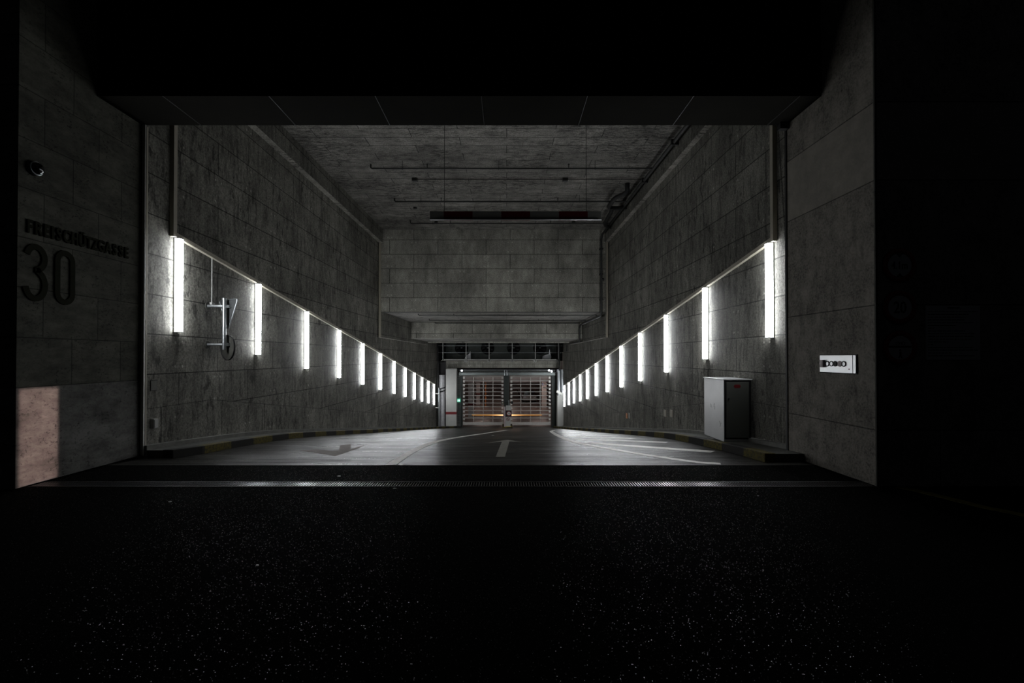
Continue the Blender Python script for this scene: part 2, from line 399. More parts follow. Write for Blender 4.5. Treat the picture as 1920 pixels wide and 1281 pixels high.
def text(name, s, size, mat, matrix, parent=None, ext=0.004, sx=1.0, bold=0.0, align='CENTER'):
    cu = bpy.data.curves.new(name, 'FONT'); cu.body = s; cu.size = size; cu.extrude = ext; cu.offset = bold
    cu.align_x = align; cu.resolution_u = 4
    tmp = bpy.data.objects.new(name + '_tmp', cu); COL.objects.link(tmp); bpy.context.view_layer.update()
    me = bpy.data.meshes.new_from_object(tmp.evaluated_get(bpy.context.evaluated_depsgraph_get()))
    COL.objects.unlink(tmp); bpy.data.objects.remove(tmp)
    me.transform(matrix @ Matrix.Diagonal((sx, 1, 1, 1))); me.name = name
    me.materials.clear(); me.materials.append(M[mat])
    o = bpy.data.objects.new(name, me); COL.objects.link(o)
    if parent is not None:
        o.parent = parent; me.transform(Matrix.Translation(-Vector(parent.location)))
    return o
def frame(origin, right, up):       # local x -> right, y -> up, z -> out of the surface
    r, u = Vector(right).normalized(), Vector(up).normalized(); w = r.cross(u)
    return Matrix(((r.x, u.x, w.x, origin[0]), (r.y, u.y, w.y, origin[1]), (r.z, u.z, w.z, origin[2]), (0, 0, 0, 1)))

# ================================================================== SETTING
# street
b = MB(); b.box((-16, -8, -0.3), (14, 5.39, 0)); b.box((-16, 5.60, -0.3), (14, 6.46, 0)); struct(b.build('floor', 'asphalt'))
b = MB(); b.box((-16, 5.39, -0.3), (14, 5.60, -0.09)); struct(b.build('floor.001', 'black'))
# ramp slab
ys = [p[0] for p in PROF if 6.46 <= p[0] < 80] + [13.4] + list(range(16, 34, 2)) + [44, 70]
ys = sorted(set(ys))
b = MB(); vs = []
for y in ys: vs += [(-14, y, fz(y)), (12, y, fz(y)), (12, y, fz(y) - 0.3), (-14, y, fz(y) - 0.3)]
fs = [(0, 1, 2, 3), tuple(len(vs) - 4 + i for i in (3, 2, 1, 0))]
for i in range(len(ys) - 1):
    for k in range(4): fs.append((4 * i + k, 4 * i + (k + 1) % 4, 4 * i + 4 + (k + 1) % 4, 4 * i + 4 + k))
gate_i = next(i for i, y in enumerate(ys) if y >= 38.2)
b.add(vs, fs); ro = b.build('floor.002', 'ramp'); struct(ro)
ro.data.materials.append(M['deck'])
for p in ro.data.polygons:
    if p.center.y > 38.2: p.material_index = 1
# side walls of the ramp
struct(MB().box((XL - 0.4, 7.05, -5), (XL, 37.42, 8)).build('wall_left', 'wall'))
struct(MB().box((XR, 7.11, -5), (XR + 0.4, 36.2, 8)).build('wall_right', 'wall'))
# upstands under the slab on both sides, undersides coloured paler to imitate light from below
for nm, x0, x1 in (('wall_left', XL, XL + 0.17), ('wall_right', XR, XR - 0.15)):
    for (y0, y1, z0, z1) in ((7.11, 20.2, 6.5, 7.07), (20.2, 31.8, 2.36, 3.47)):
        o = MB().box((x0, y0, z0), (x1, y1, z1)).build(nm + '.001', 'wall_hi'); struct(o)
        o.data.materials.append(M['lit_underside'])
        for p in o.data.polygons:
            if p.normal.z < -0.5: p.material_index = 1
# piers of the portal
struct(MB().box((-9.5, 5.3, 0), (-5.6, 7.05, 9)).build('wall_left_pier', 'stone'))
struct(MB().box((4.3, 5.4, 0), (14, 7.11, 9)).build('wall_right_pier', 'panel'))
struct(MB().box((4.292, 5.39, 0.0), (4.32, 5.41, 9)).build('trim_1', 'pave'))
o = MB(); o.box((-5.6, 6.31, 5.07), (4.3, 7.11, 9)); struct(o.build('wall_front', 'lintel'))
b = MB()
for k in range(-3, 4): b.box((k * 1.45 - 0.35, 6.3, 5.064), (k * 1.45 - 0.342, 7.11, 5.071))
struct(b.build('trim_2', 'black'))
# ceilings stepping down, cross walls
struct(MB().box((XL, 7.11, 7.07), (XR, 20.6, 7.5)).build('ceiling', 'ceil'))
struct(MB().box((XL, 20.2, 3.47), (XR, 20.6, 7.07)).build('wall_back', 'cross'))
struct(MB().box((XL, 20.6, 3.47), (XR, 26.4, 3.8)).build('ceiling.001', 'ceil'))
struct(MB().box((XL, 26.2, 2.57), (XR, 26.6, 3.47)).build('wall_back.001', 'cross'))
struct(MB().box((XL, 26.6, 2.57), (XR, 32.0, 2.9)).build('ceiling.002', 'ceil'))
struct(MB().box((XL, 31.8, 2.49), (XR, 32.2, 2.57)).build('wall_back.002', 'cross'))
# fan loft over the gate
struct(MB().box((-5.98, 37.5, 0.64), (4.83, 42.4, 1.2)).build('wall_back.003', 'cross'))
struct(MB().box((-5.98, 32.2, 3.4), (4.83, 42.6, 3.7)).build('ceiling.003', 'black'))
b = MB(); b.box((-5.98, 42.0, 1.2), (4.83, 42.3, 3.4))
for k in range(28): b.box((-5.3 + k * 0.36, 41.985, 1.2), (-5.27 + k * 0.36, 42.0, 3.4))
struct(b.build('wall_back.004', 'greygreen'))
struct(MB().box((-5.98, 37.0, 1.2), (-5.5, 42, 3.4)).build('wall_left.003', 'black'))
struct(MB().box((4.5, 36.2, 1.2), (4.9, 42, 3.4)).build('wall_right.003', 'black'))
struct(MB().box((XL - 0.4, 37.42, -5), (-4.9, 38.6, 1.2)).build('wall_left.004', 'black'))
struct(MB().box((4.35, 37.3, -5), (5.3, 38.6, 1.2)).build('wall_right.004', 'interior'))
# garage room behind the gate
struct(MB().box((-14, 66, -4.5), (12, 66.4, 1)).build('wall_back.005', 'interior'))
struct(MB().box((-14.3, 38.6, -4.5), (-14, 66, 1)).build('wall_left.005', 'interior'))
struct(MB().box((9.6, 38.6, -4.5), (10, 66, 1)).build('wall_right.005', 'interior'))
struct(MB().box((-14, 38.3, -0.55), (12, 66, 0.3)).build('ceiling.004', 'interior'))
for k in range(4):
    struct(MB().box((-14, 43 + 6 * k, -0.85), (10, 43.5 + 6 * k, -0.55)).build('ceiling.005', 'interior'))
# sidewalks, kerbs and plinths follow the ramp
def kerb_x(side, y):
    if side < 0:
        if y < 7.3: return -4.95 - (7.3 - y) * 0.5
        return -4.95 if y < 32 else -4.95 + (y - 32) ** 2 / 30 * 1.35
    return 3.72
def along(y0, y1, st=0.5):
    out = []; y = y0
    while y < y1 - 1e-6: out.append(y); y += st
    return out + [y1]
def runner(xa, xb, h, y0, y1, mat, name):     # band between two x curves, its top h above the floor
    b = MB(); vs = []; fs = []
    yy = along(y0, y1)
    for y in yy:
        a, c = sorted((xa(y), xb(y))); z = fz(y)
        vs += [(a, y, z - 0.12), (c, y, z - 0.12), (c, y, z + h), (a, y, z + h)]
    for i in range(len(yy) - 1):
        for k in range(4): fs.append((4 * i + k, 4 * i + (k + 1) % 4, 4 * i + 4 + (k + 1) % 4, 4 * i + 4 + k))
    fs += [(0, 1, 2, 3), tuple(len(vs) - 4 + i for i in (3, 2, 1, 0))]
    b.add(vs, fs); return struct(b.build(name, mat, bevel=0.012 if mat == 'kerb' else 0))
for sd, wall, y0, y1 in ((-1, XL, 7.06, 36.8), (1, XR, 7.12, 37.2)):
    kx = lambda y, sd=sd: kerb_x(sd, y)
    kin = lambda y, sd=sd: kerb_x(sd, y) + sd * 0.16
    wl = lambda y, w=wall: w
    pl = lambda y, w=wall, sd=sd: (w - sd * 0.10) if y > 7.12 or sd < 0 else 4.295
    runner(kx, kin, 0.13, y0 - (0.42 if sd > 0 else 0.0), y1, 'kerb', 'trim_3')
    runner(kin, pl, 0.12, y0 + 0.02 - (0.42 if sd > 0 else 0.0), y1, 'pave', 'trim_4')
    runner(pl, wl, 0.19, y0 + 0.02, 36.0, 'plinth', 'trim_5')

# ================================================================== THINGS
# drain grate across the entrance
g = thing('drain_grate', 'long narrow steel slotted drain grate set across the dark asphalt at the entrance', 'drain', (-0.6, 5.5, 0))
b = MB(); b.box((-5.55, 5.39, -0.05), (4.28, 5.41, 0.003)); b.box((-5.55, 5.58, -0.05), (4.28, 5.60, 0.003)); b.build('grate_frame', 'black', g)
b = MB(); x = -5.54
while x < 4.27: b.box((x, 5.41, -0.03), (x + 0.012, 5.58, 0.001)); x += 0.031
b.build('slats', 'grate', g)
# door rails at the left pier
g = thing('door_guide_rail', 'tall pale metal door rail standing against the end of the left stone pier', 'rail', (-5.5, 7.0, 0))
MB().box((-5.60, 7.055, 0), (-5.565, 7.17, 5.07)).build('back_channel', 'black', g)
MB().box((-5.565, 7.055, 0), (-5.52, 7.085, 5.06)).build('front_channel', 'rail', g, 0.004)
MB().box((-5.565, 7.125, 0.12), (-5.545, 7.155, 5.06)).build('rear_channel', 'trunk', g, 0.004)
# black frame at the right pier
tag(MB().box((4.285, 7.09, 0), (4.30, 7.13, 5.07)).build('door_stop', 'black'), 'thin black metal strip along the inner edge of the right pier', 'strip')
tag(MB().box((4.16, 7.02, 4.98), (4.30, 7.11, 5.069)).build('rail_bracket', 'black'), 'small black bracket in the top corner of the portal by the right pier', 'bracket')

# tube lights on both walls
ordn = ['first', 'second', 'third', 'fourth', 'fifth', 'sixth', 'seventh', 'eighth', 'ninth', 'tenth', 'eleventh', 'twelfth and last']
def make_lamp(sd):
    wall = XL if sd < 0 else XR; i = -sd
    t = thing('tube_light', 'x', 'wall light', (wall, 0, 0))
    L = 1.56
    MB().box((wall, -0.055, -0.01), (wall + i * 0.022, 0.055, L + 0.01)).build('housing', 'rail', t)
    pr = [(0, -0.055), (0.055, -0.055), (0.078, -0.04), (0.085, -0.02), (0.085, 0.02), (0.078, 0.04), (0.055, 0.055), (0, 0.055)]
    b = MB(); vs = [(wall + i * (0.022 + p[0]), p[1], z) for z in (0.0, L) for p in pr]; n = len(pr)
    b.add(vs, [tuple(range(n)), tuple(range(n, 2 * n))] + [(k, (k + 1) % n, n + (k + 1) % n, n + k) for k in range(n)])
    b.build('diffuser', 'tube', t)
    for z in (-0.012, L): MB().box((wall, -0.058, z), (wall + i * 0.11, 0.058, z + 0.012)).build('end_cap', 'rail', t)
    return t
def copy_thing(root, loc):
    r = root.copy(); COL.objects.link(r); r.location = loc
    for ch in root.children:
        c = ch.copy(); COL.objects.link(c); c.parent = r
    return r
def topz(sd, y): return (3.49 if sd < 0 else 3.39) - 0.147 * (y - (7.81 if sd < 0 else 7.72))
for sd, y0, side in ((-1, 7.81, 'left'), (1, 7.72, 'right')):
    proto = make_lamp(sd)
    for k in range(12):
        o = proto if k == 0 else copy_thing(proto, (0, 0, 0))
        y = y0 + 2.5 * k
        o.location = ((XL if sd < 0 else XR), y, topz(sd, y) - 1.56)
        near = ('')
        o['label'] = 'glowing white upright tube light on the %s wall, %s from the entrance%s' % (side, ordn[k], near)
        o['group'] = 'tube lights on the %s wall' % side
# cable trunking: riser and slanting run
for sd, ya, side in ((-1, 7.70, 'left'), (1, 7.62, 'right')):
    w = XL if sd < 0 else XR; i = -sd
    t = thing('cable_trunking', 'thin beige cable duct slanting down the %s wall along the tops of the lights' % side, 'cable duct', (w, ya, 3.4), 'cable ducts above the tube lights')
    b = MB(); y1 = 35.6 if sd < 0 else 35.4
    h = 0.035; z0, z1 = topz(sd, ya) + 0.05, topz(sd, y1) + 0.05
    vs = []
    for (y, z) in ((ya, z0), (y1, z1)):
        vs += [(w, y, z - h), (w + i * 0.06, y, z - h), (w + i * 0.06, y, z + h), (w, y, z + h)]
    b.add(vs, [(0, 1, 2, 3), (7, 6, 5, 4)] + [(k, (k + 1) % 4, 4 + (k + 1) % 4, 4 + k) for k in range(4)])
    b.build('slanting_run', 'trunk', t)
    MB().box((w, ya - 0.04, z0 - 0.05), (w + i * 0.07, ya + 0.04, 6.5)).build('riser', 'trunk', t)
# corner conduits at the first cross wall
for x0, nm in ((XL + 0.03, 'left'), (XR - 0.11, 'right')):
    tag(MB().box((x0, 20.08, 2.36), (x0 + 0.08, 20.2, 6.5)).build('corner_conduit', 'trunk'),
        'pale upright conduit where the %s wall meets the first hanging cross wall' % nm, 'conduit')

# sprinkler branch pipes
def branch(y, z, x0, x1, top, label):
    t = thing('sprinkler_pipe', label, 'pipe', (x0, y, z), 'sprinkler pipes under the ceilings')
    MB().tube([(x0, y, z + 0.12), (x0, y, z + 0.03), (x0 + 0.03, y, z), (x1, y, z)], 0.024).build('pipe', 'pipe', t)
    n = max(2, int((x1 - x0) / 2.2))
    for k in range(n):
        x = x0 + 0.9 + k * (x1 - x0 - 1.2) / (n - 0.5)
        MB().rod((x, y, z), (x, y, top), 0.007, 6).ring(0.026, 0.036, -0.012, 0.012, frame((x, y, z), (0, 1, 0), (0, 0, 1)), 12).build('hanger', 'pipe', t)
    for k in range(2):
        x = x0 + 1.6 + k * (x1 - x0) * 0.5; MB().rod((x, y, z - 0.02), (x, y, z + 0.11), 0.012, 8).rod((x, y, z + 0.105), (x, y, z + 0.125), 0.024, 8).build('sprinkler_head', 'black', t)
names = ['nearest to the portal', 'second from the portal', 'just before the first cross wall']
for (y, x1), nm in zip(((13.1, 4.17), (15.9, 4.17), (18.5, 4.17)), names):
    branch(y, 6.85, -3.85, x1, 7.07, 'thin dark pipe hung under the high ceiling, ' + nm)
for y, nm in zip((21.0, 24.0, 25.9), ('highest in view behind the first cross wall', 'middle one of three behind the first cross wall', 'lowest in view, before the second cross wall')):
    branch(y, 3.40, -4.0, 4.1, 3.47, 'thin dark pipe under the low ceiling, ' + nm)
# cable with junction boxes
t = thing('ceiling_cable', 'thin cable with two small square boxes running across the high ceiling', 'cable', (-2.8, 14.4, 7.03))
MB().tube([(-2.8, 14.4, 7.03), (4.2, 14.4, 7.03)], 0.012, 8).build('cable', 'pipe', t)
for x in (-2.86, 1.82): MB().box((x - 0.08, 14.32, 6.97), (x + 0.08, 14.48, 7.07)).build('junction_box', 'pipe', t, 0.008)
# small hatches / sensors on the ceiling
for x, y, lab in ((-3.4, 17.2, 'small dark sensor on the high ceiling beyond the second pipe, left end'), (-2.9, 19.0, 'small dark sensor on the ceiling close to the first cross wall'), (2.75, 19.0, 'small dark sensor on the ceiling beneath the height bar end')):
    b = MB(); b.disc(0.07, -0.05, 0.0, frame((x, y, 7.07), (1, 0, 0), (0, 1, 0)), 16); tag(b.build('ceiling_sensor', 'pipe'), lab, 'sensor')
# main pipe along the right upstand and down the cross walls
t = thing('main_pipe', 'thick dark main pipe along the top of the right wall, stepping down the cross walls', 'pipe', (4.15, 7.2, 6.85))
MB().tube([(4.16, 7.2, 6.85), (4.16, 19.7, 6.85), (4.12, 19.95, 6.80), (4.10, 20.05, 6.6), (4.10, 20.05, 3.5), (4.10, 20.1, 3.36), (4.10, 20.3, 3.3), (4.10, 25.8, 3.3), (4.10, 26.0, 3.2), (4.10, 26.06, 3.05), (4.10, 26.06, 2.5), (4.1, 26.15, 2.40), (4.1, 26.4, 2.37), (4.1, 31.4, 2.37), (4.1, 31.65, 2.3), (4.1, 31.7, 2.1), (4.1, 31.7, 1.9)], 0.048, 12).build('pipe', 'pipe', t)
MB().tube([(4.20, 7.2, 6.97), (4.20, 19.9, 6.97)], 0.018, 8).build('side_cable', 'rail', t)
for y in (9, 11.5, 14, 16.5, 19): MB().box((4.09, y - 0.03, 6.78), (4.28, y + 0.03, 6.92)).build('clamp', 'pipe', t)
for z in (5.1, 6.2, 4.0): MB().box((4.03, 20.0, z - 0.03), (4.17, 20.2, z + 0.03)).build('clamp', 'pipe', t)
b = MB(); b.rod((4.10, 20.0, 4.85), (4.2, 20.0, 4.85), 0.07, 10); b.build('valve', 'pipe', t)
t = thing('bent_duct', 'thick black bent pipe loop under the ceiling beside the right wall', 'pipe', (3.7, 15.5, 6.8))
MB().tube([(3.86, 14.8, 7.06), (3.86, 14.8, 6.82), (3.80, 14.95, 6.78), (3.62, 15.3, 6.78), (3.58, 15.5, 6.78), (3.58, 16.2, 6.78), (3.66, 16.4, 6.78), (4.02, 16.4, 6.78), (4.11, 16.4, 6.80)], 0.075, 12).build('upper_pipe', 'black', t)
MB().tube([(3.75, 16.45, 6.78), (3.80, 16.9, 6.78), (3.86, 18.2, 6.78), (3.95, 18.5, 6.78), (4.11, 18.8, 6.80)], 0.075, 12).build('lower_pipe', 'black', t)

# height bar
t = thing('height_bar', 'long red and white striped height limit bar hanging on two thin wires', 'barrier', (0.16, 8.3, 4.0))
MB().box((-1.376, 8.28, 3.965), (1.695, 8.34, 4.115)).build('striped_bar', 'bar', t, 0.004)
MB().box((-1.376, 8.26, 3.955), (1.695, 8.28, 3.966)).build('lower_lip', 'steel', t)
for x in (-1.118, 1.43): MB().rod((x, 8.31, 4.11), (x, 8.31, 7.07), 0.005, 6).build('wire', 'black', t)

# signs on a bracket pole at the left wall
t = thing('sign_pole', 'short grey steel pole held off the left wall by two arms, carrying road signs', 'pole', (-5.26, 8.64, 2.1))
MB().rod((-5.26, 8.64, 1.64), (-5.26, 8.64, 2.57), 0.036, 16).build('pole', 'steel', t)
MB().rod((-5.26, 8.64, 2.57), (-5.26, 8.64, 2.60), 0.040, 16).build('pole_cap', 'steel', t)
for z in (2.455, 1.735):
    a = MB().rod((XL + 0.01, 8.64, z), (-5.26, 8.64, z), 0.026, 12).build('arm', 'steel', t)
    MB().rod((XL, 8.64, z), (XL + 0.012, 8.64, z), 0.07, 16).build('arm_flange', 'pave', a)
ph = math.radians(-32); R = Vector((math.cos(ph), math.sin(ph), 0))
nrm = Vector((-math.sin(ph), math.cos(ph), 0))
def tri(side, r, cx=0, cy=0):       # rounded triangle, one corner down
    out = []
    h = side * math.sqrt(3) / 2
    c = [(-side / 2, h / 3), (side / 2, h / 3), (0, -2 * h / 3)]
    for k, (x, y) in enumerate(c):
        d = Vector((x, y)).normalized(); q = Vector((x, y)) - d * 2 * r
        a0 = math.atan2(d.y, d.x)
        for j in range(-3, 4): a = a0 + j * PI / 9; out.append((q.x + r * math.cos(a), q.y + r * math.sin(a)))
    return sorted(out, key=lambda p: math.atan2(p[1], p[0]))
t = thing('yield_sign', 'triangular road sign seen from its grey back, corner down, high on the wall pole', 'road sign', (-5.2, 8.75, 2.3))
fr = frame(Vector((-5.235, 8.72, 2.39)) , R, (0, 0, 1))
MB().prism(tri(0.66, 0.03), 0.0, 0.004, fr).build('sign_plate', 'signback', t)
tp = tri(0.66, 0.03); b = MB()
b.tube([fr @ Vector((p[0], p[1], 0.0)) for p in tp + [tp[0]]], 0.011, 6); b.build('rim', 'bright', t)
MB().prism(tri(0.60, 0.03), 0.0, 0.006, frame(fr @ Vector((0, 0, 0)), -R, (0, 0, 1))).build('sign_face', 'signwhite', t)
MB().box((-0.09, 0.0, 0.0), (0.09, 0.05, 0.055), fr @ Matrix.Translation((0.03, 0.03, 0))).build('clamp', 'steel', t)
t = thing('round_sign', 'round road sign seen from its dark back at the foot of the wall pole', 'road sign', (-5.2, 8.75, 1.68))
fr = frame(Vector((-5.235, 8.72, 1.68)), R, (0, 0, 1))
MB().disc(0.235, 0.0, 0.004, fr, 40).build('sign_plate', 'pave', t)
MB().ring(0.228, 0.24, -0.01, 0.02, fr, 40).build('rim', 'black', t)
MB().disc(0.225, -0.005, 0.0, fr, 40).build('sign_face', 'signred', t)
MB().box((-0.08, -0.03, 0.0), (0.08, 0.03, 0.055), fr @ Matrix.Translation((0.0, 0.06, 0))).build('clamp', 'steel', t)
t = thing('drop_conduit', 'thin pale conduit dropping from the slanting duct to a small box by the sign pole', 'conduit', (XL, 8.76, 2.6))
MB().rod((XL + 0.02, 8.74, 2.50), (XL + 0.02, 8.74, topz(-1, 8.74) + 0.02), 0.009, 8).build('pipe', 'white', t)
MB().box((XL, 8.70, 2.47), (XL + 0.05, 8.79, 2.53)).build('end_box', 'white', t, 0.006)
# boxes on the left wall by the rail
t = thing('wall_socket_box', 'small white box low on the left wall beside the door rail', 'box', (XL, 7.4, 0.4))
MB().box((XL, 7.27, 0.385), (XL + 0.06, 7.36, 0.53)).build('box_body', 'white', t, 0.006)
MB().box((XL + 0.06, 7.28, 0.395), (XL + 0.068, 7.35, 0.52)).build('cover', 'white', t)
t = thing('wall_hatch', 'small square concrete coloured hatch on the left wall by the door rail', 'hatch', (XL, 7.4, 1.0))
MB().box((XL, 7.27, 0.97), (XL + 0.006, 7.40, 1.14)).build('dark_frame', 'black', t)
MB().box((XL + 0.001, 7.27, 0.98), (XL + 0.012, 7.388, 1.13)).build('cover', 'plinth', t)

# lettering on the left stone pier
fr = frame((-5.6, 5.37, 2.96), (0, 1, 0), (0, 0, 1))
word = 'FREISCHÜTZGASSE'
t = thing('street_lettering', 'raised dark metal street name FREISCHÜTZGASSE on the left stone pier', 'lettering', (-5.6, 6.1, 3.0))
# centre of each letter along the wall, measured from its neighbours
adv = {'I': 0.055, 'F': 0.10, 'E': 0.10, 'T': 0.098, 'Z': 0.098}
xx = 0.0; spots = []
for ch in word:
    a = adv.get(ch, 0.112); spots.append((ch, xx + a / 2)); xx += a
k = 1.475 / xx
for ch, c in spots:
    text('letter', ch, 0.215, 'letter', fr @ Matrix.Translation((c * k, 0, 0.012)), t, 0.012, 0.68, 0.006)
def ribbon2d(pts, w, mat, z0, z1, b):          # flat bar of width w along 2-D points, mitred
    L = []; Rr = []
    n = len(pts); closed = (Vector(pts[0]) - Vector(pts[-1])).length < 1e-6
    P = [Vector(p) for p in pts]
    for i, p in enumerate(P):
        if closed: a, c = P[(i - 1) % (n - 1)], P[(i + 1) % (n - 1)]
        else: a, c = P[max(i - 1, 0)], P[min(i + 1, n - 1)]
        d = (c - a).normalized(); q = Vector((-d.y, d.x)) * w / 2
        L.append(p + q); Rr.append(p - q)
    vs = []
    for l, r in zip(L, Rr): vs += [mat @ Vector((l.x, l.y, z0)), mat @ Vector((r.x, r.y, z0)), mat @ Vector((r.x, r.y, z1)), mat @ Vector((l.x, l.y, z1))]
    fs = []
    for i in range(n - 1):
        for j in range(4): fs.append((4 * i + j, 4 * i + (j + 1) % 4, 4 * i + 4 + (j + 1) % 4, 4 * i + 4 + j))
    if not closed: fs += [(0, 1, 2, 3), tuple(len(vs) - 4 + j for j in (3, 2, 1, 0))]
    b.add(vs, fs)
def arc(cx, cy, rx, ry, a0, a1, n=14):
    return [(cx + rx * math.cos(math.radians(a0 + (a1 - a0) * i / n)), cy + ry * math.sin(math.radians(a0 + (a1 - a0) * i / n))) for i in range(n + 1)]
t = thing('house_number', 'large dark raised metal house number 30 on the left stone pier below the street name', 'number', (-5.6, 5.7, 2.2))
fr = frame((-5.6, 5.36, 2.16), (0, 1, 0), (0, 0, 1))
w = 0.068
b = MB(); pts = arc(0.135, 0.515, 0.105, 0.135, 165, -65) + [(0.145, 0.375)]
ribbon2d(pts, w, fr, 0.0, 0.02, b)
pts = [(0.145, 0.375)] + arc(0.13, 0.20, 0.115, 0.165, 68, -168, 18)
ribbon2d(pts, w, fr, 0.0, 0.02, b); b.box((0.125, 0.345, 0), (0.19, 0.405, 0.02), fr); b.build('digit', 'letter', t)
b = MB(); pts = arc(0.50, 0.545, 0.10, 0.11, 0, 180) + arc(0.50, 0.145, 0.10, 0.11, 180, 360)
pts.append(pts[0]); ribbon2d(pts, w, fr, 0.0, 0.02, b); b.build('digit', 'letter', t)
# dome camera on the left pier
t = thing('dome_camera', 'dark round dome security camera high on the left stone pier', 'camera', (-5.6, 5.55, 3.85))
fr = frame((-5.6, 5.46, 3.73), (0, 1, 0), (0, 0, 1))
MB().lathe([(0.0, 0.0), (0.085, 0.0), (0.085, 0.03), (0.075, 0.05), (0.0, 0.05)], fr).build('base_ring', 'black', t)
MB().lathe([(0.074, 0.05)] + [(0.072 * math.cos(math.radians(a)), 0.05 + 0.065 * math.sin(math.radians(a))) for a in range(0, 91, 10)], fr).build('dome', 'lens', t)
MB().ring(0.07, 0.079, 0.045, 0.058, fr).build('trim_ring', 'steel', t)

# control panel on the right pier
t = thing('control_panel', 'small white metal panel with round key switches and buttons on the right pier', 'control panel', (4.3, 6.0, 1.42))
fr = frame((4.3, 6.345, 1.30), (0, -1, 0), (0, 0, 1))
MB().box((-0.012, -0.012, 0), (0.668, 0.237, 0.008), fr).build('backing_frame', 'black', t)
MB().box((0, 0, 0.004), (0.60, 0.225, 0.020), fr).build('face_plate', 'panelwhite', t, 0.003)
MB().box((0.607, 0, 0.004), (0.655, 0.225, 0.020), fr).build('side_plate', 'panelwhite', t, 0.003)
o = MB().box((0.05, 0.065, 0.02), (0.105, 0.165, 0.052), fr).build('key_box', 'pink', t, 0.004)
for i, (u, kind) in enumerate(((0.155, 'ring'), (0.235, 'ring'), (0.305, 'dark'), (0.385, 'blank'), (0.46, 'ring'))):
    f2 = fr @ Matrix.Translation((u, 0.115, 0.02))
    if kind == 'ring':
        o = MB().ring(0.026, 0.036, 0, 0.009, f2, 24).build('button_ring', 'black', t)
        MB().disc(0.026, 0, 0.006, f2, 24).build('button', 'panelwhite', o)
    elif kind == 'dark': MB().disc(0.036, 0, 0.012, f2, 24).build('dark_button', 'black', t, 0.004)
    else: MB().disc(0.038, 0, 0.006, f2, 24).build('round_cover', 'pink', t)
MB().disc(0.008, 0, 0.003, fr @ Matrix.Translation((0.545, 0.05, 0.02)), 12).build('indicator', 'red', t)

# grey cabinet on the right sidewalk
zb = fz(8.3) + 0.115; zt = 1.09
t = thing('electrical_cabinet', 'tall grey sheet metal cabinet standing on the right sidewalk', 'cabinet', (4.14, 8.7, zb))
MB().box((3.90, 8.34, zb), (4.385, 9.17, zt)).build('body', 'cab', t, 0.006)
MB().box((3.885, 8.31, zt), (4.40, 9.185, zt + 0.018)).build('lid', 'cab', t, 0.004)
MB().box((3.905, 8.325, zb + 0.05), (4.38, 8.345, zt - 0.012)).build('door_seal', 'black', t)
d = MB().box((3.935, 8.315, zb + 0.075), (4.34, 8.33, zt - 0.035)).build('door', 'cabdoor_shaded', t, 0.004)
MB().rod((3.975, 8.317, 0.755), (3.975, 8.30, 0.755), 0.012, 12).build('lock', 'black', d)
for z in (0.25, 0.85): MB().rod((4.345, 8.318, z - 0.04), (4.345, 8.318, z + 0.04), 0.008, 8).build('hinge', 'black', d)
hx = [(-0.065, 0), (-0.045, 0.03), (0.045, 0.03), (0.065, 0), (0.045, -0.03), (-0.045, -0.03)]
MB().prism(hx, 0, 0.002, frame((4.13, 8.315, zt - 0.11), (1, 0, 0), (0, 0, 1))).build('red_label', 'red', d)
b = MB()
for (y, z, l, a) in ((8.88, 0.58, 0.07, 80), (8.83, 0.57, 0.06, 70), (8.73, 0.60, 0.08, 110), (8.70, 0.55, 0.06, 95), (8.47, 0.27, 0.09, 120), (8.50, 0.31, 0.05, 60)):
    dy, dz = math.cos(math.radians(a)) * l / 2, math.sin(math.radians(a)) * l / 2
    b.rod((3.899, y - dy, z - dz), (3.899, y + dy, z + dz), 0.003, 5)
b.build('scuffs', 'rail', t)

# plates on the right wall
for y, z, m, lab in ((17.12, -0.665, 'orange', 'small orange plate low on the right wall'), (16.75, -0.62, 'rail', 'small grey plate beside the orange one low on the right wall'),
                     (12.98, -0.07, 'trunk', 'small pale plate low on the right wall, the farther of two'), (12.48, -0.015, 'trunk', 'small pale plate low on the right wall, nearest the cabinet')):
    tag(MB().box((XR - 0.015, y - 0.095, z - 0.09), (XR, y + 0.095, z + 0.10)).build('wall_plate', m, bevel=0.004), lab, 'plate')
# chain at the right edge
b = MB(); p0 = Vector((4.36, 7.56, 6.6)); p1 = Vector((4.37, 7.22, 3.0)); n = 150
for k in range(n):
    a = p0.lerp(p1, k / n); c = p0.lerp(p1, (k + 1.25) / n); mid = (a + c) / 2; d = (c - a) / 2
    side = Vector((1, 0, 0)) if k % 2 else Vector((0, 1, 0))
    pts = [mid + d * math.cos(q * PI / 3) + side * 0.010 * math.sin(q * PI / 3) for q in range(7)]
    b.tube(pts, 0.003, 4)
tag(b.build('hanging_chain', 'black'), 'thin dark link chain hanging by the wall just inside the right pier', 'chain')
tag(MB().rod((4.38, 7.2, fz(7.2) + 0.12), (4.38, 7.2, fz(7.2) + 0.22), 0.02, 10, 0.012).build('pipe_stub', 'white'), 'small white pipe stub on the sidewalk at the right pier foot', 'pipe stub')

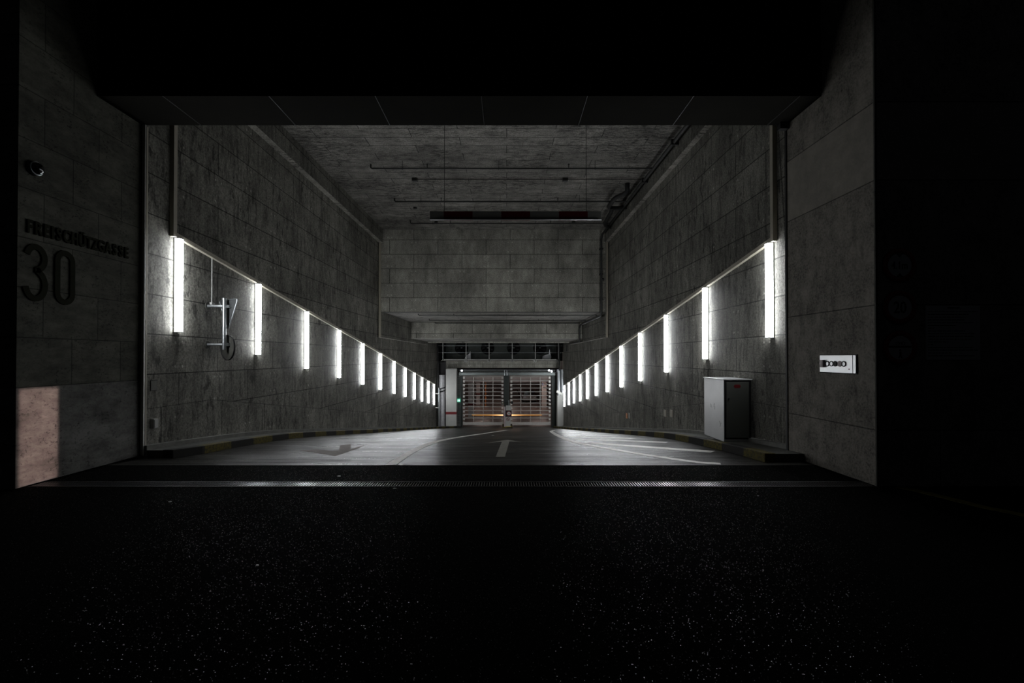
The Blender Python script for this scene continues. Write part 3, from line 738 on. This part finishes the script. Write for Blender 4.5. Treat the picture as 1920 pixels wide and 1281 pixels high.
# signs on the dark right facade (its face looks to the street)
Yf = 5.4
def facade(x, z): return frame((x, Yf, z), (1, 0, 0), (0, 0, 1))
def round_facade(label, x, z):
    t = thing('round_sign', label, 'road sign', (x, Yf, z))
    fr = facade(x, z)
    MB().disc(0.20, 0, 0.012, fr, 40).build('sign_plate', 'black', t)
    MB().ring(0.137, 0.198, 0.012, 0.014, fr, 40).build('red_rim', 'signred', t)
    MB().disc(0.137, 0.012, 0.0135, fr, 40).build('white_field', 'signwhite', t)
    return t, fr
t, fr = round_facade('round sign reading 4.1m with a dark rim on the right facade', 4.57, 2.57)
text('height_text', '4.1m', 0.12, 'black', fr @ Matrix.Translation((0, -0.04, 0.015)), t, 0.001, 0.8, 0.002)
MB().prism([(-0.04, 0.135), (0.04, 0.135), (0, 0.09)], 0.0137, 0.0145, fr).build('arrowhead', 'black', t)
MB().prism([(-0.04, -0.135), (0, -0.09), (0.04, -0.135)], 0.0137, 0.0145, fr).build('arrowhead', 'black', t)
t, fr = round_facade('round sign reading 20 with a dark rim on the right facade', 4.57, 2.08)
text('speed_text', '20', 0.19, 'black', fr @ Matrix.Translation((0, -0.065, 0.015)), t, 0.001, 0.8, 0.003)
t, fr = round_facade('round sign with a cross bar and walking figure, lowest on the right facade', 4.57, 1.61)
MB().box((-0.137, 0.0, 0.0137), (0.137, 0.022, 0.0145), fr).build('cross_bar', 'black', t)
b = MB(); b.disc(0.012, 0.0137, 0.0145, fr @ Matrix.Translation((0, -0.03, 0)), 12)
b.prism([(-0.012, -0.045), (0.014, -0.045), (0.012, -0.085), (0.026, -0.125), (0.014, -0.125), (0, -0.095), (-0.012, -0.125), (-0.024, -0.122), (-0.008, -0.08)], 0.0137, 0.0145, fr)
b.build('walking_figure', 'black', t)
b = MB(); b.ring(0.018, 0.023, 0.0137, 0.0145, fr @ Matrix.Translation((-0.03, 0.05, 0)), 16); b.ring(0.018, 0.023, 0.0137, 0.0145, fr @ Matrix.Translation((0.035, 0.05, 0)), 16)
b.box((-0.03, 0.052, 0.0137), (0.03, 0.060, 0.0145), fr); b.build('cycle_symbol', 'black', t)
t = thing('notice_board', 'rectangular notice board with lines of small print on the right facade', 'notice board', (5.18, Yf, 1.78))
fr = facade(4.87, 1.47)
MB().box((0, 0, 0), (0.63, 0.63, 0.015), fr).build('board', 'signwhite', t, 0.003)
b = MB(); rows = [0.6, 0.5, 0.46, 0.45, 0.55, 0.34, 0.09, 0.45, 0.56, 0.55, 0.52, 0.26, 0.08, 0.55, 0.6, 0.3, 0.56]
b.box((0.25, 0.595, 0.0152), (0.39, 0.613, 0.0158), fr)
for k, L in enumerate(rows):
    z = 0.555 - k * 0.032; x = 0.02
    while x < L:
        wd = random.uniform(0.02, 0.06); b.box((x, z, 0.0152), (min(x + wd, L), z + 0.009, 0.0158), fr); x += wd + 0.008
b.build('print', 'black', t)

# ------------------------------------------------------------------ road markings
def strip(name, pts, wd, mat, label, cat, lift=0.003):
    P = []
    for p, q in zip(pts, pts[1:]):      # pixel points -> dense floor points
        for i in range(6): P.append(fpt(p[0] + (q[0] - p[0]) * i / 6, p[1] + (q[1] - p[1]) * i / 6))
    P.append(fpt(*pts[-1]))
    for _ in range(2): P = [P[0]] + [(P[i - 1] + P[i] * 2 + P[i + 1]) / 4 for i in range(1, len(P) - 1)] + [P[-1]]
    b = MB(); vs = []
    for i, p in enumerate(P):
        d = P[min(i + 1, len(P) - 1)] - P[max(i - 1, 0)]; d.z = 0; d.normalize(); q = Vector((-d.y, d.x, 0)) * wd / 2
        for s_ in (q, -q):
            a = p + s_; a.y = max(a.y, 6.47)
            vs.append((a.x, a.y, fz(a.y) + lift)); vs.append((a.x, a.y, fz(a.y) - 0.01))
    fs = []
    for i in range(len(P) - 1):
        o = 4 * i; fs += [(o, o + 2, o + 6, o + 4), (o, o + 4, o + 5, o + 1), (o + 2, o + 3, o + 7, o + 6), (o + 1, o + 5, o + 7, o + 3)]
    fs += [(0, 1, 3, 2), (len(vs) - 4, len(vs) - 2, len(vs) - 1, len(vs) - 3)]
    b.add(vs, fs); return b
def patch(poly, lift=0.003):            # filled floor polygon from pixel points, draped on the ramp
    P = [fpt(*p) for p in poly]
    bm = bmesh.new(); vv = [bm.verts.new((p.x, p.y, 0)) for p in P]; bm.faces.new(vv)
    y0, y1 = min(p.y for p in P), max(p.y for p in P)
    for yc in [p[0] for p in PROF] + [13.4]:
        if y0 < yc < y1: bmesh.ops.bisect_plane(bm, geom=bm.verts[:] + bm.edges[:] + bm.faces[:], plane_co=(0, yc, 0), plane_no=(0, 1, 0))
    bmesh.ops.triangulate(bm, faces=bm.faces)
    r = bmesh.ops.extrude_face_region(bm, geom=bm.faces[:]); top = {v for v in r['geom'] if isinstance(v, bmesh.types.BMVert)}
    for v in bm.verts: v.co.z = fz(v.co.y) + (lift if v in top else -0.01)
    b = MB(); bm.verts.index_update(); b.add([v.co[:] for v in bm.verts], [tuple(v.index for v in f.verts) for f in bm.faces]); bm.free()
    return b
b = strip('', [(732.5, 872), (766, 850), (794, 836), (816, 828.2), (846, 822), (884, 816.3), (928, 809.8), (950, 806.4)], 0.15, None, '', '')
tag(b.build('lane_line', 'linepaint'), 'long curving white lane line between the two lanes of the ramp', 'road marking')
b = patch([(917.3, 830.2), (952, 824.6), (977.2, 829.2), (955.2, 827.8), (946.6, 857), (929.3, 857), (941.5, 828.4)])
tag(b.build('straight_arrow', 'arrowpaint'), 'pale straight ahead arrow painted in the middle lane of the ramp', 'road marking')
b = patch([(561.6, 844.8), (597.5, 843), (619, 845.5), (635.8, 844.6), (638.7, 834.7), (658.6, 832.8), (658, 842.2), (683.7, 834.7), (674, 839.9), (640.6, 851.5), (628.6, 855), (609.5, 851.5), (588, 848.6)])
tag(b.build('turning_arrow', 'oldpaint'), 'faded brown turning arrow painted on the left lane of the ramp', 'road marking')
Z7 = lambda x, y: (1000 + x / 3.84, 760 + y / 3.84)
t = thing('hatched_marking', 'white outlined hatched marking along the right kerb of the ramp', 'road marking', tuple(fpt(1200, 840)))
b = strip('', [Z7(150, 180), Z7(124, 187), Z7(175, 218), Z7(255, 252), Z7(335, 275), Z7(485, 302), Z7(705, 340), Z7(1005, 386), Z7(1205, 413), Z7(1345, 421)], 0.15, None, '', '')
b.build('outline', 'linepaint', t)
for a, c, wd in (((150, 184), (420, 192), 0.25), ((165, 194), (520, 206), 0.28), ((190, 207), (600, 219), 0.28), ((235, 222), (720, 239), 0.28), ((290, 242), (960, 267), 0.26), ((400, 270), (1290, 334), 0.28)):
    strip('', [Z7(*a), Z7((a[0] + c[0]) / 2, (a[1] + c[1]) / 2), Z7(*c)], wd, None, '', '', 0.002).build('hatch_stripe', 'linepaint', t)
# yellow line on the dark street
P = [(4.5, 5.37), (4.6, 5.26), (4.67, 5.02), (4.77, 4.66), (4.93, 4.38), (5.35, 3.9)]
b = MB(); vs = []
for i, (x, y) in enumerate(P):
    d = Vector((P[min(i + 1, 5)][0] - P[max(i - 1, 0)][0], P[min(i + 1, 5)][1] - P[max(i - 1, 0)][1])).normalized(); q = Vector((-d.y, d.x)) * 0.06
    for s_ in (q, -q): vs += [(x + s_.x, y + s_.y, 0.003), (x + s_.x, y + s_.y, -0.01)]
fs = []
for i in range(5):
    o = 4 * i; fs += [(o, o + 2, o + 6, o + 4), (o, o + 4, o + 5, o + 1), (o + 2, o + 3, o + 7, o + 6), (o + 1, o + 5, o + 7, o + 3)]
b.add(vs, fs); tag(b.build('street_line', 'streetyellow'), 'faint yellow line curving over the dark street before the right facade', 'road marking')
# litter
for (px, py, r, lab) in ((924, 817, 0.05, 'tiny pale scrap lying on the ramp beyond the straight arrow'), (636, 893, 0.022, 'tiny pale scrap on the dark strip between ramp and drain'),
                         (740, 916, 0.022, 'tiny pale scrap on the asphalt just before the drain'), (484, 1060, 0.012, 'tiny bluish scrap on the foreground asphalt, farthest from the drain'), (320, 941, 0.02, 'tiny pale scrap on the asphalt before the left pier'), (1420, 930, 0.010, 'tiny reddish scrap on the asphalt before the right pier')):
    p = fpt(px, py); b = MB()
    poly = [(r * random.uniform(0.6, 1.2) * math.cos(a * PI / 3), r * random.uniform(0.4, 0.8) * math.sin(a * PI / 3)) for a in range(6)]
    b.prism(poly, 0.002, 0.008, Matrix.Translation(p)); tag(b.build('paper_scrap', 'paper'), lab, 'litter')

# ================================================================== GATE AREA
# two grille gates
def gate(x0, x1, label):
    t = thing('grille_gate', label, 'gate', ((x0 + x1) / 2, 38.0, -4.05), 'grille gates at the foot of the ramp')
    zt, zb = -0.10, -4.02
    for k in range(12):
        z = zt - 0.307 * k
        MB().rod((x0, 38.0, z), (x1, 38.0, z), 0.032, 8).build('horizontal_bar', 'gate', t)
    MB().box((x0, 37.96, zb - 0.02), (x1, 38.04, zb + 0.22)).build('bottom_rail', 'gate', t)
    for k in range(1, 4):
        x = x0 + (x1 - x0) * (0.02 + 0.24 * k); MB().rod((x, 38.03, zb + 0.1), (x, 38.03, zt), 0.03, 8).build('vertical_bar', 'gate', t)
    for x in (x0, x1 - 0.16):
        for k in range(13): MB().box((x, 37.95, zt + 0.03 - 0.307 * k - 0.20), (x + 0.16, 38.05, zt + 0.03 - 0.307 * k)).build('edge_bracket', 'gate', t)
gate(-3.58, -0.26, 'pale slatted roller grille gate to the left of the central post')
gate(0.30, 3.60, 'pale slatted roller grille gate to the right of the central post')
for x0, x1, lab in ((-0.23, 0.21, 'dark green steel post standing between the two grille gates'), (-3.74, -3.60, 'dark narrow steel post at the outer edge of the left gate'), (3.66, 4.05, 'dark green steel post at the outer edge of the right gate')):
    tag(MB().box((x0, 37.85, -4.2), (x1, 38.15, 0.02)).build('gate_post', 'darkgreen', bevel=0.01), lab, 'post')
t = thing('gate_header', 'grey steel roller housing running above both grille gates', 'gate housing', (0, 37.9, 0.1))
MB().box((-3.9, 37.7, 0.02), (3.95, 38.28, 0.27)).build('lower_box', 'header', t, 0.01)
MB().rod((-3.9, 37.6, 0.47), (3.95, 37.6, 0.47), 0.035, 10).build('drive_shaft', 'bright', t)
MB().box((-3.9, 37.8, 0.32), (3.95, 38.2, 0.42)).build('upper_box', 'darkgreen', t)
for x in (-0.17, 0.02): MB().rod((x, 37.55, 0.02), (x, 37.55, 0.5), 0.035, 8).build('drive_pin', 'bright', t)
for x, z, lab in ((-3.62, 0.42, 'small bright white lamp over the left gate beside the white column'), (3.42, 0.44, 'small bright white lamp over the right gate, nearer the middle'), (3.62, 0.36, 'small bright white lamp over the right gate, at its outer corner')):
    g = thing('spot_lamp', lab, 'lamp', (x, 37.45, z), 'small lamps over the gates')
    MB().lathe([(0.0, 0), (0.05, 0), (0.085, 0.10), (0.085, 0.12)], frame((x, 37.55, z), (1, 0, 0), (0, 0, 1)), 16).build('reflector', 'steel', g)
    MB().disc(0.08, 0.118, 0.122, frame((x, 37.55, z), (1, 0, 0), (0, 0, 1)), 16).build('lens', 'spark', g)
# white column with red band
t = thing('white_column', 'white square column with a dark red band standing before the left gate', 'column', (-4.4, 37.2, -4.1))
MB().box((-4.82, 36.8, -4.2), (-3.98, 37.45, 0.56)).build('shaft', 'white', t, 0.01)
MB().box((-4.825, 36.795, -3.03), (-3.975, 37.455, -2.83)).build('red_band', 'red', t)
MB().box((-4.80, 36.82, 0.56), (-4.0, 37.43, 0.64)).build('capital', 'plinth', t)
# louver panel and exit sign
t = thing('louver_panel', 'narrow grey louvered panel between the white column and the left gate', 'panel', (-3.9, 38, -4.1))
MB().box((-4.12, 37.95, -4.15), (-3.76, 38.1, 0.02)).build('panel_frame', 'louver', t)
b = MB()
for k in range(40):
    if 17 < k < 22: continue
    b.box((-4.07, 37.93, -3.9 + k * 0.095), (-3.82, 37.96, -3.9 + k * 0.095 + 0.03))
b.build('louver_blades', 'darkgreen', t)
t = thing('exit_sign', 'small glowing green and white escape route sign beside the white column', 'exit sign', (-3.95, 37.7, -2))
fr = frame((-4.14, 37.70, -2.14), (1, 0, 0), (0, 0, 1))
MB().box((0, 0, -0.05), (0.38, 0.26, 0), fr).build('sign_box', 'exit', t)
MB().box((0.21, 0.05, 0), (0.33, 0.21, 0.004), fr).build('door_symbol', 'exitwhite', t)
b = MB(); b.disc(0.022, 0, 0.004, fr @ Matrix.Translation((0.12, 0.19, 0)), 10); b.prism([(0.06, 0.16), (0.15, 0.165), (0.15, 0.11), (0.17, 0.05), (0.14, 0.05), (0.12, 0.10), (0.07, 0.05), (0.05, 0.06), (0.09, 0.115)], 0, 0.004, fr)
b.build('running_figure', 'exitwhite', t)
# shiny panels and ducts either side
t = thing('metal_duct', 'shiny curved sheet metal duct behind the last light on the left', 'duct', (-5.1, 37, -4.1))
b = MB(); b.rod((-5.17, 37.0, -4.2), (-5.17, 37.0, 0.1), 0.27, 28); b.build('duct_body', 'sheetmetal', t)
for z in (-0.98, -1.22):
    ring = [(-5.17 + 0.285 * math.cos(a), 37.0 + 0.285 * math.sin(a), z + 0.09 * math.cos(a) ) for a in [2 * PI * i / 24 for i in range(25)]]
    MB().tube(ring, 0.05, 6).build('black_band', 'black', t)
tag(MB().tube([(-5.42, 36.5, -4.0), (-5.42, 36.5, -1.0), (-5.42, 36.5, 0.9), (-5.42, 36.5, 2.2)], 0.05).build('standing_pipe', 'pipe'), 'dark upright pipe at the end of the left wall', 'pipe')
t = thing('bright_pipe', 'thin bright upright pipe with two arms beside the last light on the left', 'pipe', (-5.3, 36.2, -4))
MB().rod((-5.30, 36.3, -3.9), (-5.30, 36.3, -0.9), 0.04, 10).build('pipe', 'bright', t)
for z in (-1.35, -2.45): MB().rod((XL, 36.3, z), (-5.30, 36.3, z), 0.045, 8).build('arm', 'white', t)
t = thing('round_ducts', 'pair of shiny round ducts standing behind the last light on the right', 'duct', (4.2, 36.6, -1))
MB().rod((4.14, 36.75, -1.5), (4.14, 36.75, 0.55), 0.16, 24).build('duct_pipe', 'bright', t)
MB().rod((4.42, 36.6, -1.3), (4.42, 36.6, 0.55), 0.14, 24).build('duct_pipe', 'bright', t)
t = thing('wall_pier_panel', 'pale smooth panel at the end of the right wall beside the right gate', 'panel', (4.2, 36.9, -4.1))
MB().box((3.98, 36.5, -4.2), (4.60, 37.3, -1.5)).build('panel_body', 'white', t, 0.02)
fr = frame((4.26, 36.48, -1.35), (0.86, 0, -0.5), (0.5, 0, 0.86))
MB().box((-0.38, -0.10, -0.03), (0.38, 0.10, 0.02), fr).build('slanting_rail', 'rail', t)
t = thing('drain_pipe', 'dark upright pipe with a thin side tube at the end of the right wall', 'pipe', (4.0, 36.4, 0))
MB().rod((4.12, 36.35, 0.45), (4.12, 36.35, 2.5), 0.055, 10).build('pipe', 'pipe', t)
MB().rod((4.38, 36.1, 0.5), (4.38, 36.1, 1.9), 0.02, 8).build('side_tube', 'trunk', t)

# railing of the loft
t = thing('loft_railing', 'grey metal railing on the beam in front of the four fans', 'railing', (0, 37.45, 1.2))
for k in range(6):
    x = (830.5 + 43.3 * k - 950) * 37.45 / F
    p = MB().box((x - 0.03, 37.42, 1.12), (x + 0.03, 37.48, 2.95)).build('post', 'rail', t)
    MB().box((x - 0.13, 37.42, 1.10), (x + 0.10, 37.5, 1.26)).build('foot_plate', 'rail', p)
for z in (2.42, 1.87): MB().rod((-5.58, 37.45, z), (4.75, 37.45, z), 0.018, 8).build('rail', 'steel', t)
MB().box((-5.2, 37.42, 1.24), (4.2, 37.5, 1.33)).build('base_rail', 'rail', t)
# fans
place = ['far left', 'second', 'third', 'far right']
def fan():
    t = thing('ventilation_fan', 'x', 'fan', (0, 0, 0), 'fans in the loft above the gate')
    fr = frame((0, 0, 0), (1, 0, 0), (0, 0, 1))
    MB().ring(0.53, 0.60, 0.0, 0.22, fr, 40).build('casing', 'black', t)
    MB().disc(0.55, 0.0, 0.02, fr, 40).build('back', 'black', t)
    MB().lathe([(0, 0.2), (0.10, 0.19), (0.13, 0.15), (0.13, 0.02)], fr, 20).build('hub', 'black', t)
    MB().box((-0.075, -0.025, 0.205), (0.075, 0.03, 0.215), fr).build('hub_plate', 'paper', t)
    for k in range(7):
        m = fr @ Matrix.Rotation(2 * PI * k / 7, 4, 'Z') @ Matrix.Translation((0.32, 0, 0.10)) @ Matrix.Rotation(0.6, 4, 'X')
        MB().box((-0.2, -0.09, -0.006), (0.2, 0.09, 0.006), m).build('blade', 'black', t)
    return t
fp = fan()
for k, x in enumerate((-4.06, -1.71, 0.63, 3.0)):
    o = fp if k == 0 else copy_thing(fp, (0, 0, 0))
    o.location = (x, 41.98, 2.34); o['label'] = 'large dark round ventilation fan in the loft over the gate, %s of the four' % place[k]
# added pale sheets standing in for patches of light in the loft
for x, lab, pr in ((-3.43, 'pale angular sheet imitating a light patch under the far left fan in the loft', [(-0.28, 0), (0.3, 0), (0.26, 0.72), (0.18, 0.5), (0.02, 0.38), (-0.12, 0.3)]),
                   (3.55, 'pale angular sheet with a hole, imitating a light patch, under the far right fan in the loft', [(-0.45, 0), (0.3, 0), (0.36, 0.2), (0.25, 0.5), (0.2, 0.9), (0.12, 0.45), (-0.1, 0.4), (-0.4, 0.28)])):
    t = thing('light_patch_sheet', lab, 'sheet', (x, 40.6, 1.2))
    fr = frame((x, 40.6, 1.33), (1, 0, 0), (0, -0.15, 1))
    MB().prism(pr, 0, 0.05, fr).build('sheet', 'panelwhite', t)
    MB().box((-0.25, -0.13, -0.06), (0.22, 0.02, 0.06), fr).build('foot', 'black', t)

# island with ticket post, signs, barriers
Yi = 36.0; fi = fz(Yi)
struct(MB().box((-0.35, 35.75, fi - 0.1), (0.45, 37.7, fi + 0.08)).build('trim_6', 'kerb'))
t = thing('ticket_post', 'white ticket machine post on the island between the lanes before the gates', 'ticket machine', (0.1, Yi, fi))
MB().box((-0.10, Yi, fi + 0.08), (0.30, Yi + 0.35, -3.12)).build('body', 'white', t, 0.015)
MB().box((-0.20, Yi + 0.1, fi + 0.08), (-0.10, Yi + 0.3, -2.35)).build('side_box', 'pink', t)
MB().box((-0.10, Yi - 0.01, fi + 0.04), (0.34, Yi + 0.37, fi + 0.12)).build('yellow_base', 'yellow', t)
MB().box((-0.10, Yi + 0.02, -3.12), (0.30, Yi + 0.33, -2.7)).build('machine_head', 'black', t)
fr = frame((0.105, Yi, -3.30), (1, 0, 0), (0, 0, 1))
MB().ring(0.105, 0.135, 0, 0.006, fr, 24).build('red_ring', 'red', t)
b = MB(); b.prism([(-0.03, 0.07), (0.0, 0.07), (0.03, -0.03), (0.05, -0.07), (0.02, -0.07), (0.0, -0.02), (-0.02, -0.07), (-0.04, -0.06)], 0, 0.004, fr); b.build('figure', 'black', t)
MB().box((-0.11, -0.012, 0.004), (0.11, 0.012, 0.008), fr @ Matrix.Rotation(-0.78, 4, 'Z')).build('slash', 'red', t)
t = thing('speed_sign', 'round red rimmed sign reading 10 on a dark square above the ticket post', 'road sign', (0.17, Yi, -2.86))
fr = frame((0.17, Yi - 0.02, -2.86), (1, 0, 0), (0, 0, 1))
MB().box((-0.22, -0.24, -0.02), (0.22, 0.24, 0.0), fr).build('dark_backing', 'black', t)
MB().ring(0.135, 0.19, 0, 0.006, fr, 28).build('red_ring', 'red', t)
MB().disc(0.135, 0, 0.004, fr, 28).build('white_field', 'paper', t)
text('number', '10', 0.17, 'black', fr @ Matrix.Translation((0, -0.06, 0.006)), t, 0.002, 0.85, 0.003)
t = thing('info_sheet', 'white information sheet with printed lines above the round sign on the island', 'notice', (0.14, Yi, -2.5))
fr = frame((-0.055, Yi, -2.64), (1, 0, 0), (0, 0, 1))
MB().box((0, 0, -0.02), (0.40, 0.40, 0), fr).build('board', 'white', t)
b = MB()
for k in range(6): b.box((0.05, 0.05 + k * 0.055, 0), (0.33 - 0.05 * (k % 3), 0.065 + k * 0.055, 0.002), fr)
b.build('print', 'rail', t)
t = thing('camera_pole', 'short grey pole above the ticket post carrying two small cameras', 'camera pole', (0.16, Yi + 0.2, -2.2))
MB().rod((0.18, Yi + 0.15, -2.70), (0.18, Yi + 0.15, -1.86), 0.055, 12).build('pole', 'header', t)
MB().rod((-0.36, Yi + 0.15, -2.04), (0.45, Yi + 0.15, -2.04), 0.018, 8).build('cross_arm', 'black', t)
c = MB().box((-0.40, Yi - 0.02, -2.18), (-0.24, Yi + 0.25, -1.92)).build('camera_housing', 'black', t, 0.02)
MB().disc(0.06, 0, 0.01, frame((-0.31, Yi - 0.02, -2.03), (1, 0, 0), (0, 0, 1)), 16).build('lamp_lens', 'trunk', c)
MB().box((0.33, Yi - 0.02, -2.12), (0.50, Yi + 0.25, -1.93)).build('camera_housing', 'black', t, 0.02)
# barrier booms
for x0, x1, lab in ((-0.28, -2.70, 'glowing orange barrier boom reaching left from the ticket post'), (0.36, 2.75, 'glowing orange barrier boom reaching right from the ticket post')):
    tag(MB().rod((x0, Yi + 0.2, -3.01), (x1, Yi + 0.2, -3.01), 0.038, 12, 0.022).build('barrier_boom', 'boom'), lab, 'barrier')

# inside the garage
for x, y, wd, lab in ((-3.36, 43.9, 0.55, 'white column with a red band inside the garage, nearer the left gate'), (-3.45, 56.0, 0.45, 'white column with a red band deep inside the garage'), (4.2, 52.0, 0.55, 'white column with blue and red signs inside the garage behind the right gate')):
    t = thing('garage_column', lab, 'column', (x, y, -4.2), 'columns inside the garage')
    MB().box((x - wd / 2, y, -4.2), (x + wd / 2, y + wd, -0.55)).build('shaft', 'garagewhite', t)
    if x < 0: MB().box((x - wd / 2 - 0.01, y - 0.01, -3.05), (x + wd / 2 + 0.01, y + wd + 0.01, -2.85)).build('red_band', 'red', t)
    else:
        fr = frame((x - 0.1, y - 0.004, -1.55), (1, 0, 0), (0, 0, 1))
        MB().box((-0.14, -0.12, -0.01), (0.02, 0.14, 0.01), fr).build('blue_sign', 'blue', t)
        MB().ring(0.06, 0.11, 0, 0.01, fr @ Matrix.Translation((0.19, 0.02, 0)), 16).build('red_symbol', 'red', t)
        MB().box((-0.06, -0.42, 0), (0.26, -0.28, 0.01), fr).build('small_print', 'rail', t)
lampspots = [(-2.6, 50, 'pale strip lamp under the garage ceiling seen through the left gate'), (3.5, 50, 'pale strip lamp under the garage ceiling seen through the right gate'),
             (-7.5, 46, 'strip lamp under the garage ceiling far to the left of the gates'), (6.8, 45, 'strip lamp under the garage ceiling at the right end'), (0.3, 61, 'strip lamp under the garage ceiling near its back wall')]
for x, y, lab in lampspots:
    t = thing('ceiling_lamp', lab, 'lamp', (x, y, -0.7), 'strip lamps inside the garage')
    MB().box((x - 0.65, y - 0.07, -0.68), (x + 0.65, y + 0.07, -0.55)).build('housing', 'white', t)
    MB().box((x - 0.63, y - 0.06, -0.78), (x + 0.63, y + 0.06, -0.68)).build('diffuser', 'garagelamp', t)
t = thing('orange_post', 'orange upright post inside the garage behind the left gate', 'post', (-2.5, 54, -2.5))
MB().rod((-2.45, 54, -4.2), (-2.45, 54, -0.55), 0.09, 10).build('post', 'orange', t)
tag(MB().rod((1.75, 50, -3.4), (1.15, 50, -2.0), 0.06, 8).build('slanting_pole', 'black'), 'black slanting pole inside the garage behind the right gate', 'pole')
t = thing('parked_car', 'low pale parked car deep inside the garage behind the right gate', 'car', (3.0, 60, -4.2))
prof = [(-0.85, 0.25), (0.85, 0.25), (0.88, 0.6), (0.84, 0.85), (0.66, 1.38), (0.5, 1.45), (-0.5, 1.45), (-0.66, 1.38), (-0.84, 0.85), (-0.88, 0.6)]
MB().prism([(p[0], min(p[1], 0.9)) for p in prof], 0, 4.2, frame((2.9, 62.5, -4.2), (1, 0, 0), (0, 0, 1))).build('body', 'white', t, 0.05)
MB().prism([(-0.82, 0.88), (0.82, 0.88), (0.62, 1.42), (-0.62, 1.42)], 0.9, 3.4, frame((2.9, 62.5, -4.2), (1, 0, 0), (0, 0, 1))).build('cabin', 'lens', t, 0.05)
for sx in (-0.75, 0.75):
    for yy in (59.2, 61.6): MB().rod((2.9 + sx - 0.1, yy, -3.88), (2.9 + sx + 0.1, yy, -3.88), 0.32, 20).build('wheel', 'black', t)
for sx in (-0.62, 0.62): MB().box((2.9 + sx - 0.16, 58.28, -3.62), (2.9 + sx + 0.16, 58.32, -3.46)).build('headlamp', 'bright', t)
